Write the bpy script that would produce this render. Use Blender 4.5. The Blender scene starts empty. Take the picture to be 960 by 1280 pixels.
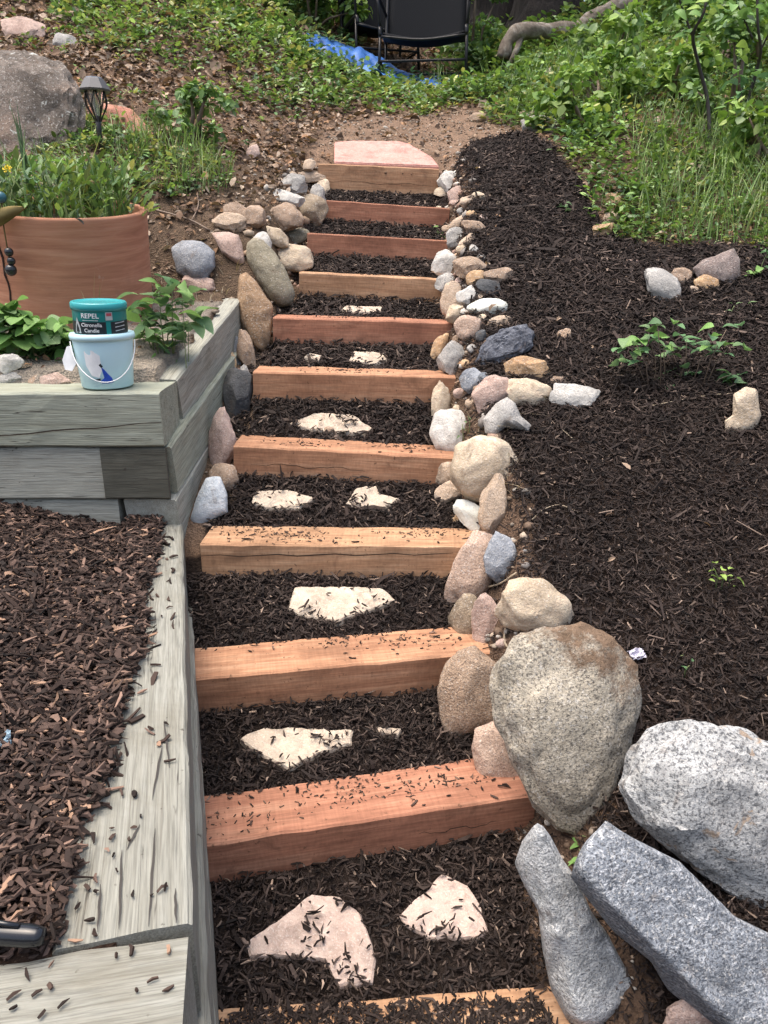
import bpy, bmesh, math, random
import numpy as np
from mathutils import Vector, Matrix, noise as mnoise
random.seed(7); rng = np.random.default_rng(7)
R = math.radians
scene = bpy.context.scene
COL = scene.collection

# ------------------------------------------------------------------ camera, world, sun, exposure
CAMZ, PITCH, FPX = 1.2, R(19.0), 960.0          # eye 1.2 m above the lowest step, looking 19 degrees down
cam_d = bpy.data.cameras.new('camera'); cam = bpy.data.objects.new('camera', cam_d); COL.objects.link(cam)
cam.location = (0, 0, CAMZ); cam.rotation_euler = (R(90) - PITCH, 0, 0)
cam_d.sensor_fit = 'VERTICAL'; cam_d.sensor_height = 36; cam_d.lens = 36 * FPX / 1280
cam_d.clip_start = 0.02; cam_d.clip_end = 300
scene.camera = cam
SUN_EL, SUN_AZ = 77.0, 262.0
w = bpy.data.worlds.new('World'); scene.world = w; w.use_nodes = True
nt = w.node_tree; nt.nodes.clear()
sky = nt.nodes.new('ShaderNodeTexSky'); sky.sky_type = 'NISHITA'; sky.sun_disc = False
sky.sun_elevation = R(SUN_EL); sky.sun_rotation = R(SUN_AZ); sky.air_density = 1.0; sky.dust_density = 7.0; sky.ozone_density = 0.3
bg = nt.nodes.new('ShaderNodeBackground'); bg.inputs[1].default_value = 0.15
wo = nt.nodes.new('ShaderNodeOutputWorld')
nt.links.new(sky.outputs[0], bg.inputs[0]); nt.links.new(bg.outputs[0], wo.inputs[0])
sd = bpy.data.lights.new('sun', 'SUN'); sd.energy = 0.95; sd.angle = R(55); sd.color = (1, .965, .91)
so = bpy.data.objects.new('sun', sd); COL.objects.link(so)
az = R(SUN_AZ); el = R(SUN_EL)
sdir = Vector((math.sin(az) * math.cos(el), math.cos(az) * math.cos(el), math.sin(el)))   # towards the sun
so.rotation_euler = sdir.to_track_quat('Z', 'Y').to_euler(); so.location = sdir * 20
vs = scene.view_settings
vs.view_transform = 'Standard'; vs.look = 'None'; vs.gamma = 1; vs.use_curve_mapping = False; vs.exposure = 1.02
scene.cycles.max_bounces = 6

# ------------------------------------------------------------------ calibration helpers
SP, CP = math.sin(PITCH), math.cos(PITCH)
CAM = np.array([0, 0, CAMZ])
def ray(px, py):
    cx = (px - 480) / FPX; cu = (640 - py) / FPX
    return np.array([cx, CP + cu * SP, -SP + cu * CP])
def at_y(px, py, Y):
    d = ray(px, py); return CAM + d * (Y / d[1])
def at_z(px, py, z):
    d = ray(px, py); return CAM + d * ((z - CAMZ) / d[2])
def depth(p): return p[1] * CP - (p[2] - CAMZ) * SP
def project(x, y, z):
    D = np.maximum(y * CP - (z - CAMZ) * SP, .05)
    U = y * SP + (z - CAMZ) * CP
    return 480 + FPX * x / D, 640 - FPX * U / D
def smooth(a, b, v):
    t = np.clip((v - a) / (b - a), 0, 1); return t * t * (3 - 2 * t)
def inpoly(px, py, poly):
    px = np.asarray(px, float); py = np.asarray(py, float); ins = np.zeros(px.shape, bool)
    n = len(poly)
    for i in range(n):
        x0, y0 = poly[i]; x1, y1 = poly[(i + 1) % n]
        c = ((y0 > py) != (y1 > py))
        with np.errstate(divide='ignore', invalid='ignore'):
            xi = (x1 - x0) * (py - y0) / (y1 - y0 + 1e-12) + x0
        ins ^= c & (px < xi)
    return ins
class VNoise:                                     # cheap smooth value noise on arrays
    def __init__(s, seed): s.t = np.random.default_rng(seed).random((64, 64))
    def __call__(s, x, y):
        xi = np.floor(x).astype(int); yi = np.floor(y).astype(int); fx = x - xi; fy = y - yi
        fx = fx * fx * (3 - 2 * fx); fy = fy * fy * (3 - 2 * fy); g = lambda a, b: s.t[a % 64, b % 64]
        return (g(xi, yi) * (1 - fx) + g(xi + 1, yi) * fx) * (1 - fy) + (g(xi, yi + 1) * (1 - fx) + g(xi + 1, yi + 1) * fx) * fy
VN = VNoise(3); VN2 = VNoise(11)

# ------------------------------------------------------------------ timbers of the stair (front top edges)
TB = []
def tb(L, Rr): TB.append((np.array(L, float), np.array(Rr, float)))
tb((-.30, .80, .0), (.30, .845, .0))
tb(at_z(247, 1058, .16), at_z(652, 996, .16))
tb(at_z(233, 850, .32), at_z(582, 818, .32))
tb(at_z(250, 680, .48), at_z(600, 683, .48))
for k, (a, b, c, d) in {4: (292, 557, 562, 572), 5: (316, 465, 550, 471), 6: (341, 397, 548, 403), 7: (374, 340, 546, 349),
                        8: (384, 291, 551, 300), 9: (408, 250, 554, 260), 10: (398, 204, 549, 211)}.items():
    Y = .94 + .30 * k; tb(at_y(a, b, Y), at_y(c, d, Y))
TW = .14
def tread(x, y):
    xc = np.clip(x, -.75, .75)
    z = np.full(np.broadcast(x, y).shape, -.10); done_y = None
    yf = []; zf = []
    for L, Q in TB:
        t = (xc - L[0]) / (Q[0] - L[0]); t = np.clip(t, -.3, 1.3)
        yf.append(L[1] + t * (Q[1] - L[1])); zf.append(L[2] + t * (Q[2] - L[2]))
    z = np.where(y < yf[0], -.09 - .25 * (yf[0] - y), z)
    for k in range(len(TB) - 1):
        m = (y >= yf[k]) & (y < yf[k + 1])
        s = y - yf[k]; n = yf[k + 1] - yf[k]
        lo = zf[k] - .014; hi = zf[k + 1] - (.088 if k < 9 else .125)
        zt = np.where(s < TW, lo - .07 * (1 - s / TW), lo + (hi - lo) * np.clip((s - TW) / (n - TW), 0, 1))
        z = np.where(m, zt, z)
    z = np.where(y >= yf[-1], zf[-1] - .03 + .1 * (y - yf[-1]), z)
    return z

# ------------------------------------------------------------------ hillside: thin plate spline through measured points
CPs = []
def cpt(px, py, Y): CPs.append(tuple(at_y(px, py, Y)))
for x, y in [(.35, .8), (.9, .8), (.5, 1.3), (1.1, 1.3), (.4, 1.9), (1.1, 1.9), (.35, 2.6), (1.3, 2.6), (.4, 3.2)]:
    CPs.append((x, y, .53 * (y - .94) + .075 + .05 * (x - .3)))
for a in [(680, 185, 3.85), (960, 310, 3.0), (850, 250, 3.45), (960, 200, 3.8), (800, 100, 5.2), (700, 100, 5.9), (900, 100, 5.0),
          (700, 48, 8.2), (900, 20, 7.2), (490, 150, 5.0), (490, 106, 7.4), (640, 112, 6.8), (560, 62, 9.2), (660, 32, 10.2), (560, 185, 4.3), (420, 175, 4.35),
          (170, 405, 2.62), (20, 440, 2.45), (127, 186, 3.5), (240, 330, 3.0), (300, 270, 3.2), (200, 150, 4.2), (300, 185, 4.05), (60, 190, 3.7), (370, 250, 3.45), (0, 30, 6.0),
          (250, 50, 5.6), (120, 0, 6.6), (350, 60, 6.6), (400, 85, 7.0), (350, 130, 5.0), (300, 0, 7.6), (420, 30, 8.6)]: cpt(*a)
CPs += [(-7, 7, 4.6), (-8, 13, 6.6), (-2, 13, 4.9), (3, 13, 4.2), (3, 20, 4.6), (8, 13, 4.4), (6, 7, 3.3), (6, 3, 1.5), (-5, 3, 2.2), (-4, 1, .9), (0, 24, 4.8), (-10, 24, 8), (10, 24, 5.5), (4, 0, 0), (12, 6, 3.4), (-12, 4, 4)]
CPa = np.array(CPs)
def _k(r2): return np.where(r2 > 1e-9, .5 * r2 * np.log(r2 + 1e-12), 0)
def _solve():
    n = len(CPa); A = np.zeros((n + 3, n + 3)); dx = CPa[:, None, :2] - CPa[None, :, :2]
    A[:n, :n] = _k((dx ** 2).sum(-1)) + np.eye(n) * .02
    A[:n, n] = 1; A[:n, n + 1:] = CPa[:, :2]; A[n, :n] = 1; A[n + 1:, :n] = CPa[:, :2].T
    return np.linalg.solve(A, np.concatenate([CPa[:, 2], [0, 0, 0]]))
_W = _solve()
def hill(x, y):
    x = np.asarray(x, float); y = np.asarray(y, float); z = _W[-3] + _W[-2] * x + _W[-1] * y
    for i in range(len(CPa)): z = z + _W[i] * _k((x - CPa[i, 0]) ** 2 + (y - CPa[i, 1]) ** 2)
    return z
TL = np.array([a for a, b in TB]); TR = np.array([b for a, b in TB])
# retaining walls
BED = .50
WA = at_z(240, 1158, BED); WB = at_z(228, 650, BED)            # right upper edge of the long low beam
PC = np.array([*at_y(199, 491, 1.9)]); PF = np.array([*at_y(301, 373, 2.8)])   # planter corner, far end of its side
NB1 = at_z(236, 1163, BED); NB0 = at_z(-60, 1207, BED)          # back edge of the near cross beam
def wall_x(y): return WA[0] + (y - WA[1]) * (WB[0] - WA[0]) / (WB[1] - WA[1])
def side_x(y): return PC[0] + (y - PC[1]) * (PF[0] - PC[0]) / (PF[1] - PC[1])
def hgt(x, y):
    x = np.asarray(x, float); y = np.asarray(y, float)
    U = hill(x, y) + .03 * (VN(x * 3, y * 3) - .5) * smooth(3.3, 4.5, y) + .06 * (VN2(x * 1.1, y * 1.1) - .5) * smooth(4, 6, y); T = tread(x, y)
    xr = np.interp(y, TR[:, 1], TR[:, 0]); xl = np.interp(y, TL[:, 1], TL[:, 0])
    wr = smooth(xr + .0, xr + .13, x)
    z = T * (1 - wr) + U * wr
    z = z + .020 * np.exp(-((x - xr - .06) / .05) ** 2) * smooth(1.25, 1.6, y) * (y < 3.9)
    wl = smooth(0, .17, (xl - .01) - x) * smooth(2.75, 3.15, y)
    z = z * (1 - wl) + U * wl
    gap = (x < xl) & (y > 1.9) & (y < 3.2)
    z = np.where(gap, z - .03 * smooth(2.0, 2.2, y) * (1 - wl), z)
    top = smooth(TB[10][0][1] + .10, TB[10][0][1] + .30, y); z = z * (1 - top) + U * top
    s = np.clip((y - PC[1]) / (PF[1] - PC[1]), -.2, 1.2)
    pl = PC[2] + (PF[2] - PC[2]) * s + .002 + .006 * (VN(x * 9, y * 9) - .5)
    pl = pl + (U - pl) * smooth(2.4, 2.95, y) * np.clip(smooth(-.6, -.85, x) + smooth(2.7, 2.95, y), 0, 1)
    zmid = (x < side_x(y) - .07) & (y > PC[1] + .10) & (y < PC[1] + .17); z = np.where(zmid, PC[2] - .03, z); inpl = (x < side_x(y) - .03 - .035 * VN(y * 14, y * 0)) & (y > PC[1] + .135 + .03 * VN(x * 11, x * 0 + 4)) & (y < 2.85)
    z = np.where(inpl, pl, z)
    nbl = NB0[1] + (x - NB0[0]) * (NB1[1] - NB0[1]) / (NB1[0] - NB0[0])
    bed = BED - .008 + (.05 * smooth(.12, .5, wall_x(y) - x) + .03 * (VN2(x * 5, y * 5) - .4) * smooth(.1, .2, wall_x(y) - x)) * smooth(.01, .16, y - nbl)
    bed = np.where(y < NB0[1] + (x - NB0[0]) * (NB1[1] - NB0[1]) / (NB1[0] - NB0[0]) - .012, .38, bed); lo = (x < wall_x(y) - .07) & (y <= PC[1] + .10)
    return np.where(lo, bed, z)
def hit(px, py, tmin=.35):
    d = ray(px, py); t = np.concatenate([np.arange(tmin, 5, .004), np.arange(5, 22, .03)])
    P = CAM + t[:, None] * d; g = hgt(P[:, 0], P[:, 1]); i = np.argmax(P[:, 2] <= g)
    if P[i, 2] > g[i]: return at_y(px, py, 12)
    return P[i]
def gz(x, y): return float(hgt(np.array([x]), np.array([y]))[0])

# ------------------------------------------------------------------ tagging and mesh helpers
def tag(o, label=None, cat=None, group=None, kind=None):
    if label: o['label'] = label
    if cat: o['category'] = cat
    if group: o['group'] = group
    if kind: o['kind'] = kind
    return o
def empty(name, loc, rz=0, **kw):
    o = bpy.data.objects.new(name, None); o.empty_display_size = .05; COL.objects.link(o)
    o.location = loc; o.rotation_euler = (0, 0, rz); return tag(o, **kw)
def link(name, me, m=None, parent=None, loc=(0, 0, 0), **kw):
    o = bpy.data.objects.new(name, me); COL.objects.link(o); o.location = loc
    if m is not None and not me.materials: me.materials.append(m)
    if parent is not None: o.parent = parent
    return tag(o, **kw)
def mesh_np(name, V, Fc, cols=None, smooth_=False):
    V = np.asarray(V, np.float32); Fc = np.asarray(Fc, np.int32); k = Fc.shape[1]
    me = bpy.data.meshes.new(name); me.vertices.add(len(V)); me.vertices.foreach_set('co', V.ravel())
    me.loops.add(Fc.size); me.loops.foreach_set('vertex_index', Fc.ravel()); me.polygons.add(len(Fc))
    me.polygons.foreach_set('loop_start', np.arange(0, Fc.size, k, dtype=np.int32))
    me.polygons.foreach_set('use_smooth', np.full(len(Fc), smooth_))
    if cols is not None:
        a = me.attributes.new('col', 'FLOAT_COLOR', 'POINT'); c = np.ones((len(V), 4), np.float32); c[:, :3] = cols
        a.data.foreach_set('color', c.ravel())
    me.update(calc_edges=True); me.validate(); return me
def mesh_py(name, V, Fc, smooth_=False):
    me = bpy.data.meshes.new(name); me.from_pydata([tuple(v) for v in V], [], [tuple(f) for f in Fc])
    if smooth_: me.polygons.foreach_set('use_smooth', [True] * len(me.polygons))
    me.update(); return me
def bm_mesh(name, bm, smooth_=False):
    me = bpy.data.meshes.new(name); bm.normal_update(); bm.to_mesh(me); bm.free()
    if smooth_: me.polygons.foreach_set('use_smooth', [True] * len(me.polygons))
    return me
def lathe(name, prof, n=40, smooth_=True, jitter=0, closed_top=False):
    V = []; Fc = []
    for i, (r, z) in enumerate(prof):
        for j in range(n):
            a = 2 * math.pi * j / n; V.append((r * math.cos(a), r * math.sin(a), z))
    for i in range(len(prof) - 1):
        for j in range(n):
            Fc.append((i * n + j, i * n + (j + 1) % n, (i + 1) * n + (j + 1) % n, (i + 1) * n + j))
    return mesh_py(name, V, Fc, smooth_)
def tube(name, pts, rad, n=7, smooth_=True, wob=0):
    pts = [Vector(p) for p in pts]; V = []; Fc = []
    rs = rad if isinstance(rad, (list, tuple)) else [rad] * len(pts)
    up = Vector((.13, .21, .97))
    for i, p in enumerate(pts):
        t = (pts[min(i + 1, len(pts) - 1)] - pts[max(i - 1, 0)]).normalized()
        a = t.cross(up)
        if a.length < .1: a = t.cross(Vector((1, 0, 0)))
        a.normalize(); b = t.cross(a)
        for j in range(n):
            q = 2 * math.pi * j / n; rr = rs[i] * (1 + wob * (mnoise.noise(p * 9 + Vector((math.cos(q), math.sin(q), 0)) * 1.3)))
            V.append(p + (a * math.cos(q) + b * math.sin(q)) * rr)
    for i in range(len(pts) - 1):
        for j in range(n): Fc.append((i * n + j, i * n + (j + 1) % n, (i + 1) * n + (j + 1) % n, (i + 1) * n + j))
    Fc.append(tuple(range(n))[::-1]); Fc.append(tuple(range((len(pts) - 1) * n, len(pts) * n)))
    return mesh_py(name, V, Fc, smooth_)
def curve_pts(ctrl, n=6):                          # Catmull-Rom through control points
    c = [Vector(p) for p in ctrl]; c = [2 * c[0] - c[1]] + c + [2 * c[-1] - c[-2]]; out = []
    for i in range(1, len(c) - 2):
        for s in range(n):
            t = s / n; a, b, d, e = c[i - 1], c[i], c[i + 1], c[i + 2]
            out.append(.5 * ((2 * b) + (d - a) * t + (2 * a - 5 * b + 4 * d - e) * t * t + (3 * b - a - 3 * d + e) * t ** 3))
    out.append(c[-2]); return out
def beam_mesh(name, L, Wd, H, seed=0, segs=None, bev=.006, rough=.0015):   # local: x length, y depth (0..Wd), z 0..-H, worn edges
    rr = random.Random(seed); bm = bmesh.new(); segs = segs or max(6, int(L / .05)); prof = []
    b = bev
    prof = [(0, -b), (b, 0), (Wd * .33, .0006), (Wd * .66, -.0005), (Wd - b, 0), (Wd, -b), (Wd, -H + b), (Wd - b, -H), (b, -H), (0, -H + b), (0, -H * .66), (0, -H * .33)]
    rings = []
    for i in range(segs + 1):
        x = L * i / segs; ring = []
        for j, (y, z) in enumerate(prof):
            q = Vector((x * 13 + seed * 7.3, y * 25, z * 25)); e = rough * (1.6 if j in (0, 1, 4, 5) else .8)
            ring.append(bm.verts.new((x, y + e * mnoise.noise(q) * 1.5, z + e * mnoise.noise(q + Vector((9, 3, 5))) * 1.5)))
        rings.append(ring)
    n = len(prof)
    for i in range(segs):
        for j in range(n): bm.faces.new((rings[i][j], rings[i + 1][j], rings[i + 1][(j + 1) % n], rings[i][(j + 1) % n]))
    bm.faces.new(rings[0][::1]); bm.faces.new(rings[-1][::-1])
    bmesh.ops.recalc_face_normals(bm, faces=bm.faces)
    return bm_mesh(name, bm)

# ------------------------------------------------------------------ materials
def newmat(name):
    m = bpy.data.materials.new(name); m.use_nodes = True; nt = m.node_tree; nt.nodes.clear()
    o = nt.nodes.new('ShaderNodeOutputMaterial'); b = nt.nodes.new('ShaderNodeBsdfPrincipled'); nt.links.new(b.outputs[0], o.inputs[0])
    return m, nt, b
class N:                                            # tiny node-graph writer
    def __init__(s, nt): s.nt = nt
    def n(s, t, **kw):
        x = s.nt.nodes.new('ShaderNode' + t)
        for k, v in kw.items():
            if k.startswith('i_'):
                x.inputs[k[2:].replace('_', ' ')].default_value = v
            else: setattr(x, k, v)
        return x
    def l(s, a, b): s.nt.links.new(a, b)
    def coords(s, scale=(1, 1, 1), kind='Object', loc=(0, 0, 0)):
        t = s.n('TexCoord'); m = s.n('Mapping'); m.inputs['Scale'].default_value = scale; m.inputs['Location'].default_value = loc
        s.l(t.outputs[kind], m.inputs['Vector']); return m.outputs[0]
    def noise(s, vec, scale, detail=4, rough=.6, dist=0):
        x = s.n('TexNoise'); x.inputs['Scale'].default_value = scale; x.inputs['Detail'].default_value = detail
        x.inputs['Roughness'].default_value = rough; x.inputs['Distortion'].default_value = dist
        s.l(vec, x.inputs['Vector']); return x.outputs['Fac']
    def vor(s, vec, scale, feature='F1'):
        x = s.n('TexVoronoi', feature=feature); x.inputs['Scale'].default_value = scale; s.l(vec, x.inputs['Vector']); return x
    def ramp(s, fac, stops, interp='LINEAR'):
        r = s.n('ValToRGB'); r.color_ramp.interpolation = interp; e = r.color_ramp.elements
        while len(e) > len(stops): e.remove(e[-1])
        while len(e) < len(stops): e.new(.5)
        for q, (p, c) in zip(e, stops):
            q.position = p; q.color = (*c, 1) if not isinstance(c, (int, float)) else (c, c, c, 1)
        s.l(fac, r.inputs[0]); return r.outputs[0]
    def mix(s, fac, a, b, mode='MIX'):
        x = s.n('MixRGB', blend_type=mode)
        for v, i in ((fac, 0), (a, 1), (b, 2)):
            if isinstance(v, (int, float)): x.inputs[i].default_value = v if i == 0 else (v, v, v, 1)
            elif isinstance(v, tuple): x.inputs[i].default_value = (*v, 1)
            else: s.l(v, x.inputs[i])
        return x.outputs[0]
    def bump(s, h, bsdf, strength=.4, dist=.004):
        b = s.n('Bump'); b.inputs['Strength'].default_value = strength; b.inputs['Distance'].default_value = dist
        s.l(h, b.inputs['Height']); s.l(b.outputs[0], bsdf.inputs['Normal']); return b
def m_plain(name, c, rough=.6, metal=0, nz=.12, scale=30, bump=.1, spec=.5):
    m, nt, b = newmat(name); g = N(nt); v = g.coords(); f = g.noise(v, scale, 5)
    g.l(g.ramp(f, [(.25, tuple(x * (1 - nz) for x in c)), (.75, tuple(min(1, x * (1 + nz)) for x in c))]), b.inputs['Base Color'])
    b.inputs['Roughness'].default_value = rough; b.inputs['Metallic'].default_value = metal
    b.inputs['Specular IOR Level'].default_value = spec
    if bump: g.bump(f, b, bump, .003)
    return m
def m_rock(name, c1, c2, speck=None, sp_scale=140, sp_amt=.42, patch=None, patch_scale=9, patch_t=.56, big=7, bump=.5, dirt=0, layered=False, lich=None):
    m, nt, b = newmat(name); g = N(nt); oi = g.n('ObjectInfo'); t = g.n('TexCoord')
    va = g.n('VectorMath', operation='ADD'); sc = g.n('VectorMath', operation='SCALE'); sc.inputs['Scale'].default_value = 40
    cmb = g.n('CombineXYZ'); [g.l(oi.outputs['Random'], cmb.inputs[i]) for i in range(3)]
    g.l(cmb.outputs[0], sc.inputs[0]); g.l(t.outputs['Object'], va.inputs[0]); g.l(sc.outputs[0], va.inputs[1]); v = va.outputs[0]
    if layered:
        mp = g.n('Mapping'); mp.inputs['Scale'].default_value = (1, 1, 3.2); mp.inputs['Rotation'].default_value = (.5, .4, 0); g.l(v, mp.inputs[0]); v2 = mp.outputs[0]
    else: v2 = v
    f1 = g.noise(v2, big, 6, .65, .4); col = g.ramp(f1, [(.32, c2), (.62, c1)])
    f2 = g.noise(v, 55, 6, .7)
    col = g.mix(.55, col, g.ramp(f2, [(.3, .32), (.5, .5), (.72, .68)]), 'OVERLAY')
    if patch:
        f3 = g.noise(v2, patch_scale, 7, .7, .6); col = g.mix(g.mix(1, g.ramp(f3, [(patch_t, 0.), (patch_t + .09, 1.)]), g.ramp(g.noise(v, 8, 5, .7, .4), [(.36, .12), (.6, 1.)]), 'MULTIPLY'), col, patch)
    sn = g.noise(v, 13, 6, .7, .3); col = g.mix(g.ramp(sn, [(.52, 0.), (.68, .55)]), col, tuple(x * .42 for x in c2))
    sn2 = g.noise(v, 19, 5, .65, .8); col = g.mix(g.ramp(sn2, [(.58, 0.), (.70, .5)]), col, (.14, .095, .062))
    if speck:
        vo = g.noise(v, sp_scale * 2.3, 3, .75); col = g.mix(g.ramp(vo, [(sp_amt - .08, .8), (sp_amt + .03, 0.)]), col, speck)
        vo2 = g.noise(v, sp_scale * 1.5, 3, .75); col = g.mix(g.ramp(vo2, [(.56, 0.), (.66, .45)]), col, (.75, .73, .68))
    if lich:
        vl = g.noise(v, 11, 4, .6, 1.2); col = g.mix(g.ramp(vl, [(.63, 0.), (.66, .8)]), col, lich)
    if dirt:
        mp = g.n('SeparateXYZ'); g.l(t.outputs['Generated'], mp.inputs[0])
        ad = g.n('MATH' if 0 else 'Math', operation='ADD'); g.l(mp.outputs['Z'], ad.inputs[0])
        mm = g.n('Math', operation='MULTIPLY'); mm.inputs[1].default_value = 1.1; g.l(g.noise(v, 16, 9, .78), mm.inputs[0]); g.l(mm.outputs[0], ad.inputs[1])
        mx_ = g.n('Math', operation='MULTIPLY_ADD'); g.l(mp.outputs['X'], mx_.inputs[0]); mx_.inputs[1].default_value = .35; g.l(ad.outputs[0], mx_.inputs[2])
        hf_ = g.n('Math', operation='MULTIPLY'); hf_.inputs[1].default_value = .5; g.l(mx_.outputs[0], hf_.inputs[0]); ad = hf_
        col = g.mix(g.ramp(ad.outputs[0], [(dirt - .05, 0.), (dirt - .005, .55), (dirt + .01, .6), (dirt + .03, .95)]), col, g.ramp(f2, [(.3, (.10, .065, .04)), (.7, (.24, .16, .105))]))
    g.l(col, b.inputs['Base Color']); b.inputs['Roughness'].default_value = .85; b.inputs['Specular IOR Level'].default_value = .25
    hf = g.mix(.5, f1, f2, 'MIX'); hf = g.mix(.4, hf, g.noise(v, 170, 3, .7)); g.bump(hf, b, min(1., bump * 1.5), .014)
    return m
def m_cedar(name, ca, cb, cc, seed):
    m, nt, b = newmat(name); g = N(nt); v = g.coords((1.2, 16, 16), loc=(seed * 3.1, seed, 0)); v1 = g.coords((1, 1, 1), loc=(seed, 0, 0))
    f = g.noise(v, 2.2, 6, .62, .8); col = g.ramp(f, [(.25, ca), (.5, cb), (.72, cc)])
    fg = g.noise(g.coords((3, 70, 70)), 3, 4, .6); col = g.mix(.75, col, g.ramp(fg, [(.3, .32), (.7, .66)]), 'OVERLAY')
    st = g.noise(v1, 5, 5, .65, .5); col = g.mix(g.ramp(st, [(.5, 0.), (.68, .55)]), col, tuple(x * .55 for x in ca))
    sp = g.noise(v1, 60, 3, .7); col = g.mix(g.ramp(sp, [(.63, 0.), (.69, .7)]), col, (.09, .05, .03)); kn = g.noise(v1, 11, 4, .7, 1.); col = g.mix(g.ramp(kn, [(.6, 0.), (.72, .5)]), col, (.16, .08, .05))
    sa = g.coords((95, 4, 30)); saw = g.noise(sa, 1.6, 2, .5)          # faint saw marks across the face
    col = g.mix(.18, col, g.ramp(saw, [(.35, .3), (.65, .7)]), 'OVERLAY')
    g.l(col, b.inputs['Base Color']); b.inputs['Roughness'].default_value = .78; b.inputs['Specular IOR Level'].default_value = .25
    g.bump(g.mix(.5, fg, saw), b, .35, .003); return m
def m_greywood(name, tint=(1, 1, 1), seed=0, dark=1.0):
    m, nt, b = newmat(name); g = N(nt); v = g.coords((.8, 34, 34), loc=(seed * 2.7, seed, seed)); v1 = g.coords(loc=(seed, 0, 0))
    f = g.noise(v, 2, 7, .6, .12); T = lambda c: tuple(x * t * dark for x, t in zip(c, tint))
    col = g.ramp(f, [(.24, T((.185, .18, .155))), (.42, T((.235, .235, .208))), (.58, T((.265, .268, .242))), (.8, T((.315, .32, .295)))])
    fine = g.noise(g.coords((4, 130, 130)), 3, 4, .6); col = g.mix(.55, col, g.ramp(fine, [(.36, .26), (.52, .52), (.64, .66)]), 'OVERLAY'); ln_ = g.noise(g.coords((1.2, 210, 210), loc=(seed, 0, 0)), 2, 3, .5); col = g.mix(g.ramp(ln_, [(.62, 0.), (.68, .55)]), col, T((.13, .12, .10)))
    cr = g.noise(g.coords((.5, 17, 17), loc=(seed, seed * 5, 2)), 3.0, 3, .5, .1)
    crk = g.ramp(cr, [(.4925, 0.), (.499, 1.), (.501, 1.), (.5075, 0.)])
    gate = g.ramp(g.noise(g.coords((2, 9, 9), loc=(3, seed, 1)), 3, 2), [(.52, 0.), (.6, .9)])
    cm = g.mix(1, crk, gate, 'MULTIPLY'); col = g.mix(cm, col, (.05, .045, .04))
    st = g.noise(v1, 6, 5, .7, .4); col = g.mix(g.ramp(st, [(.52, 0.), (.75, .5)]), col, T((.16, .145, .11)))
    kn = g.noise(v1, 45, 3, .6); col = g.mix(g.ramp(kn, [(.68, 0.), (.73, .75)]), col, (.06, .05, .04))
    g.l(col, b.inputs['Base Color']); b.inputs['Roughness'].default_value = .85; b.inputs['Specular IOR Level'].default_value = .2
    h = g.mix(cm, g.mix(.5, fine, f), 0.); g.bump(h, b, .55, .005); return m
def m_vcol(name, rough=.75, trans=0., spec=.3, nz=.25, scale=60, bump=0):
    m, nt, b = newmat(name); g = N(nt); a = g.n('Attribute', attribute_name='col'); f = g.noise(g.coords(), scale, 4)
    col = g.mix(1, a.outputs['Color'], g.ramp(f, [(.25, 1 - nz), (.75, 1.)]), 'MULTIPLY'); g.l(col, b.inputs['Base Color'])
    b.inputs['Roughness'].default_value = rough; b.inputs['Specular IOR Level'].default_value = spec
    if bump: g.bump(f, b, bump, .004)
    if trans:
        tr = g.n('BsdfTranslucent'); mx = g.n('MixShader'); mx.inputs[0].default_value = trans
        g.l(g.mix(1, col, (1.0, 1.0, .5), 'MULTIPLY'), tr.inputs[0]); out = [x for x in nt.nodes if x.type == 'OUTPUT_MATERIAL'][0]
        g.l(b.outputs[0], mx.inputs[1]); g.l(tr.outputs[0], mx.inputs[2]); g.l(mx.outputs[0], out.inputs[0])
    return m
def m_leaf(name, c):
    m, nt, b = newmat(name); g = N(nt); f = g.noise(g.coords(), 40, 4); oi = g.n('ObjectInfo')
    col = g.ramp(f, [(.25, tuple(x * .75 for x in c)), (.75, tuple(x * 1.2 for x in c))])
    hs = g.n('HueSaturation'); mr = g.n('MapRange'); mr.inputs['To Min'].default_value = .7; mr.inputs['To Max'].default_value = 1.3
    g.l(oi.outputs['Random'], mr.inputs[0]); g.l(mr.outputs[0], hs.inputs['Value']); g.l(col, hs.inputs['Color']); col = hs.outputs[0]
    g.l(col, b.inputs['Base Color']); b.inputs['Roughness'].default_value = .55
    tr = g.n('BsdfTranslucent'); mx = g.n('MixShader'); mx.inputs[0].default_value = .3
    g.l(col, tr.inputs[0]); out = [x for x in nt.nodes if x.type == 'OUTPUT_MATERIAL'][0]
    g.l(b.outputs[0], mx.inputs[1]); g.l(tr.outputs[0], mx.inputs[2]); g.l(mx.outputs[0], out.inputs[0]); return m

M_CHIP = m_vcol('bark_chip', .8, 0, .25, .35, 120)
M_GREEN = m_vcol('green_leaves', .5, .3, .4, .2, 30)
M_LITTER = m_vcol('leaf_litter', .8, .1, .2, .3, 60)
M_PEB = m_vcol('pebbles', .85, 0, .2, .4, 150)
# the ground: attribute colour (what each zone is made of) + real soil grain
m, nt_, b_ = newmat('soil'); g = N(nt_); a = g.n('Attribute', attribute_name='col'); v = g.coords()
f = g.noise(v, 45, 8, .75); f2 = g.noise(v, 6, 5, .6)
c = g.mix(1, a.outputs['Color'], g.ramp(f, [(.25, .45), (.55, 1.), (.8, 1.)]), 'MULTIPLY')
c = g.mix(.45, c, g.ramp(f2, [(.3, .3), (.7, .7)]), 'OVERLAY')
gp = g.vor(v, 160); c = g.mix(g.ramp(gp.outputs['Distance'], [(.0, .5), (.22, 0.)]), c, g.mix(.5, a.outputs['Color'], (.4, .33, .26)))
g.l(c, b_.inputs['Base Color']); b_.inputs['Roughness'].default_value = .95; b_.inputs['Specular IOR Level'].default_value = .1
g.bump(g.mix(.4, f, gp.outputs['Distance']), b_, .9, .02); M_SOIL = m

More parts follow.
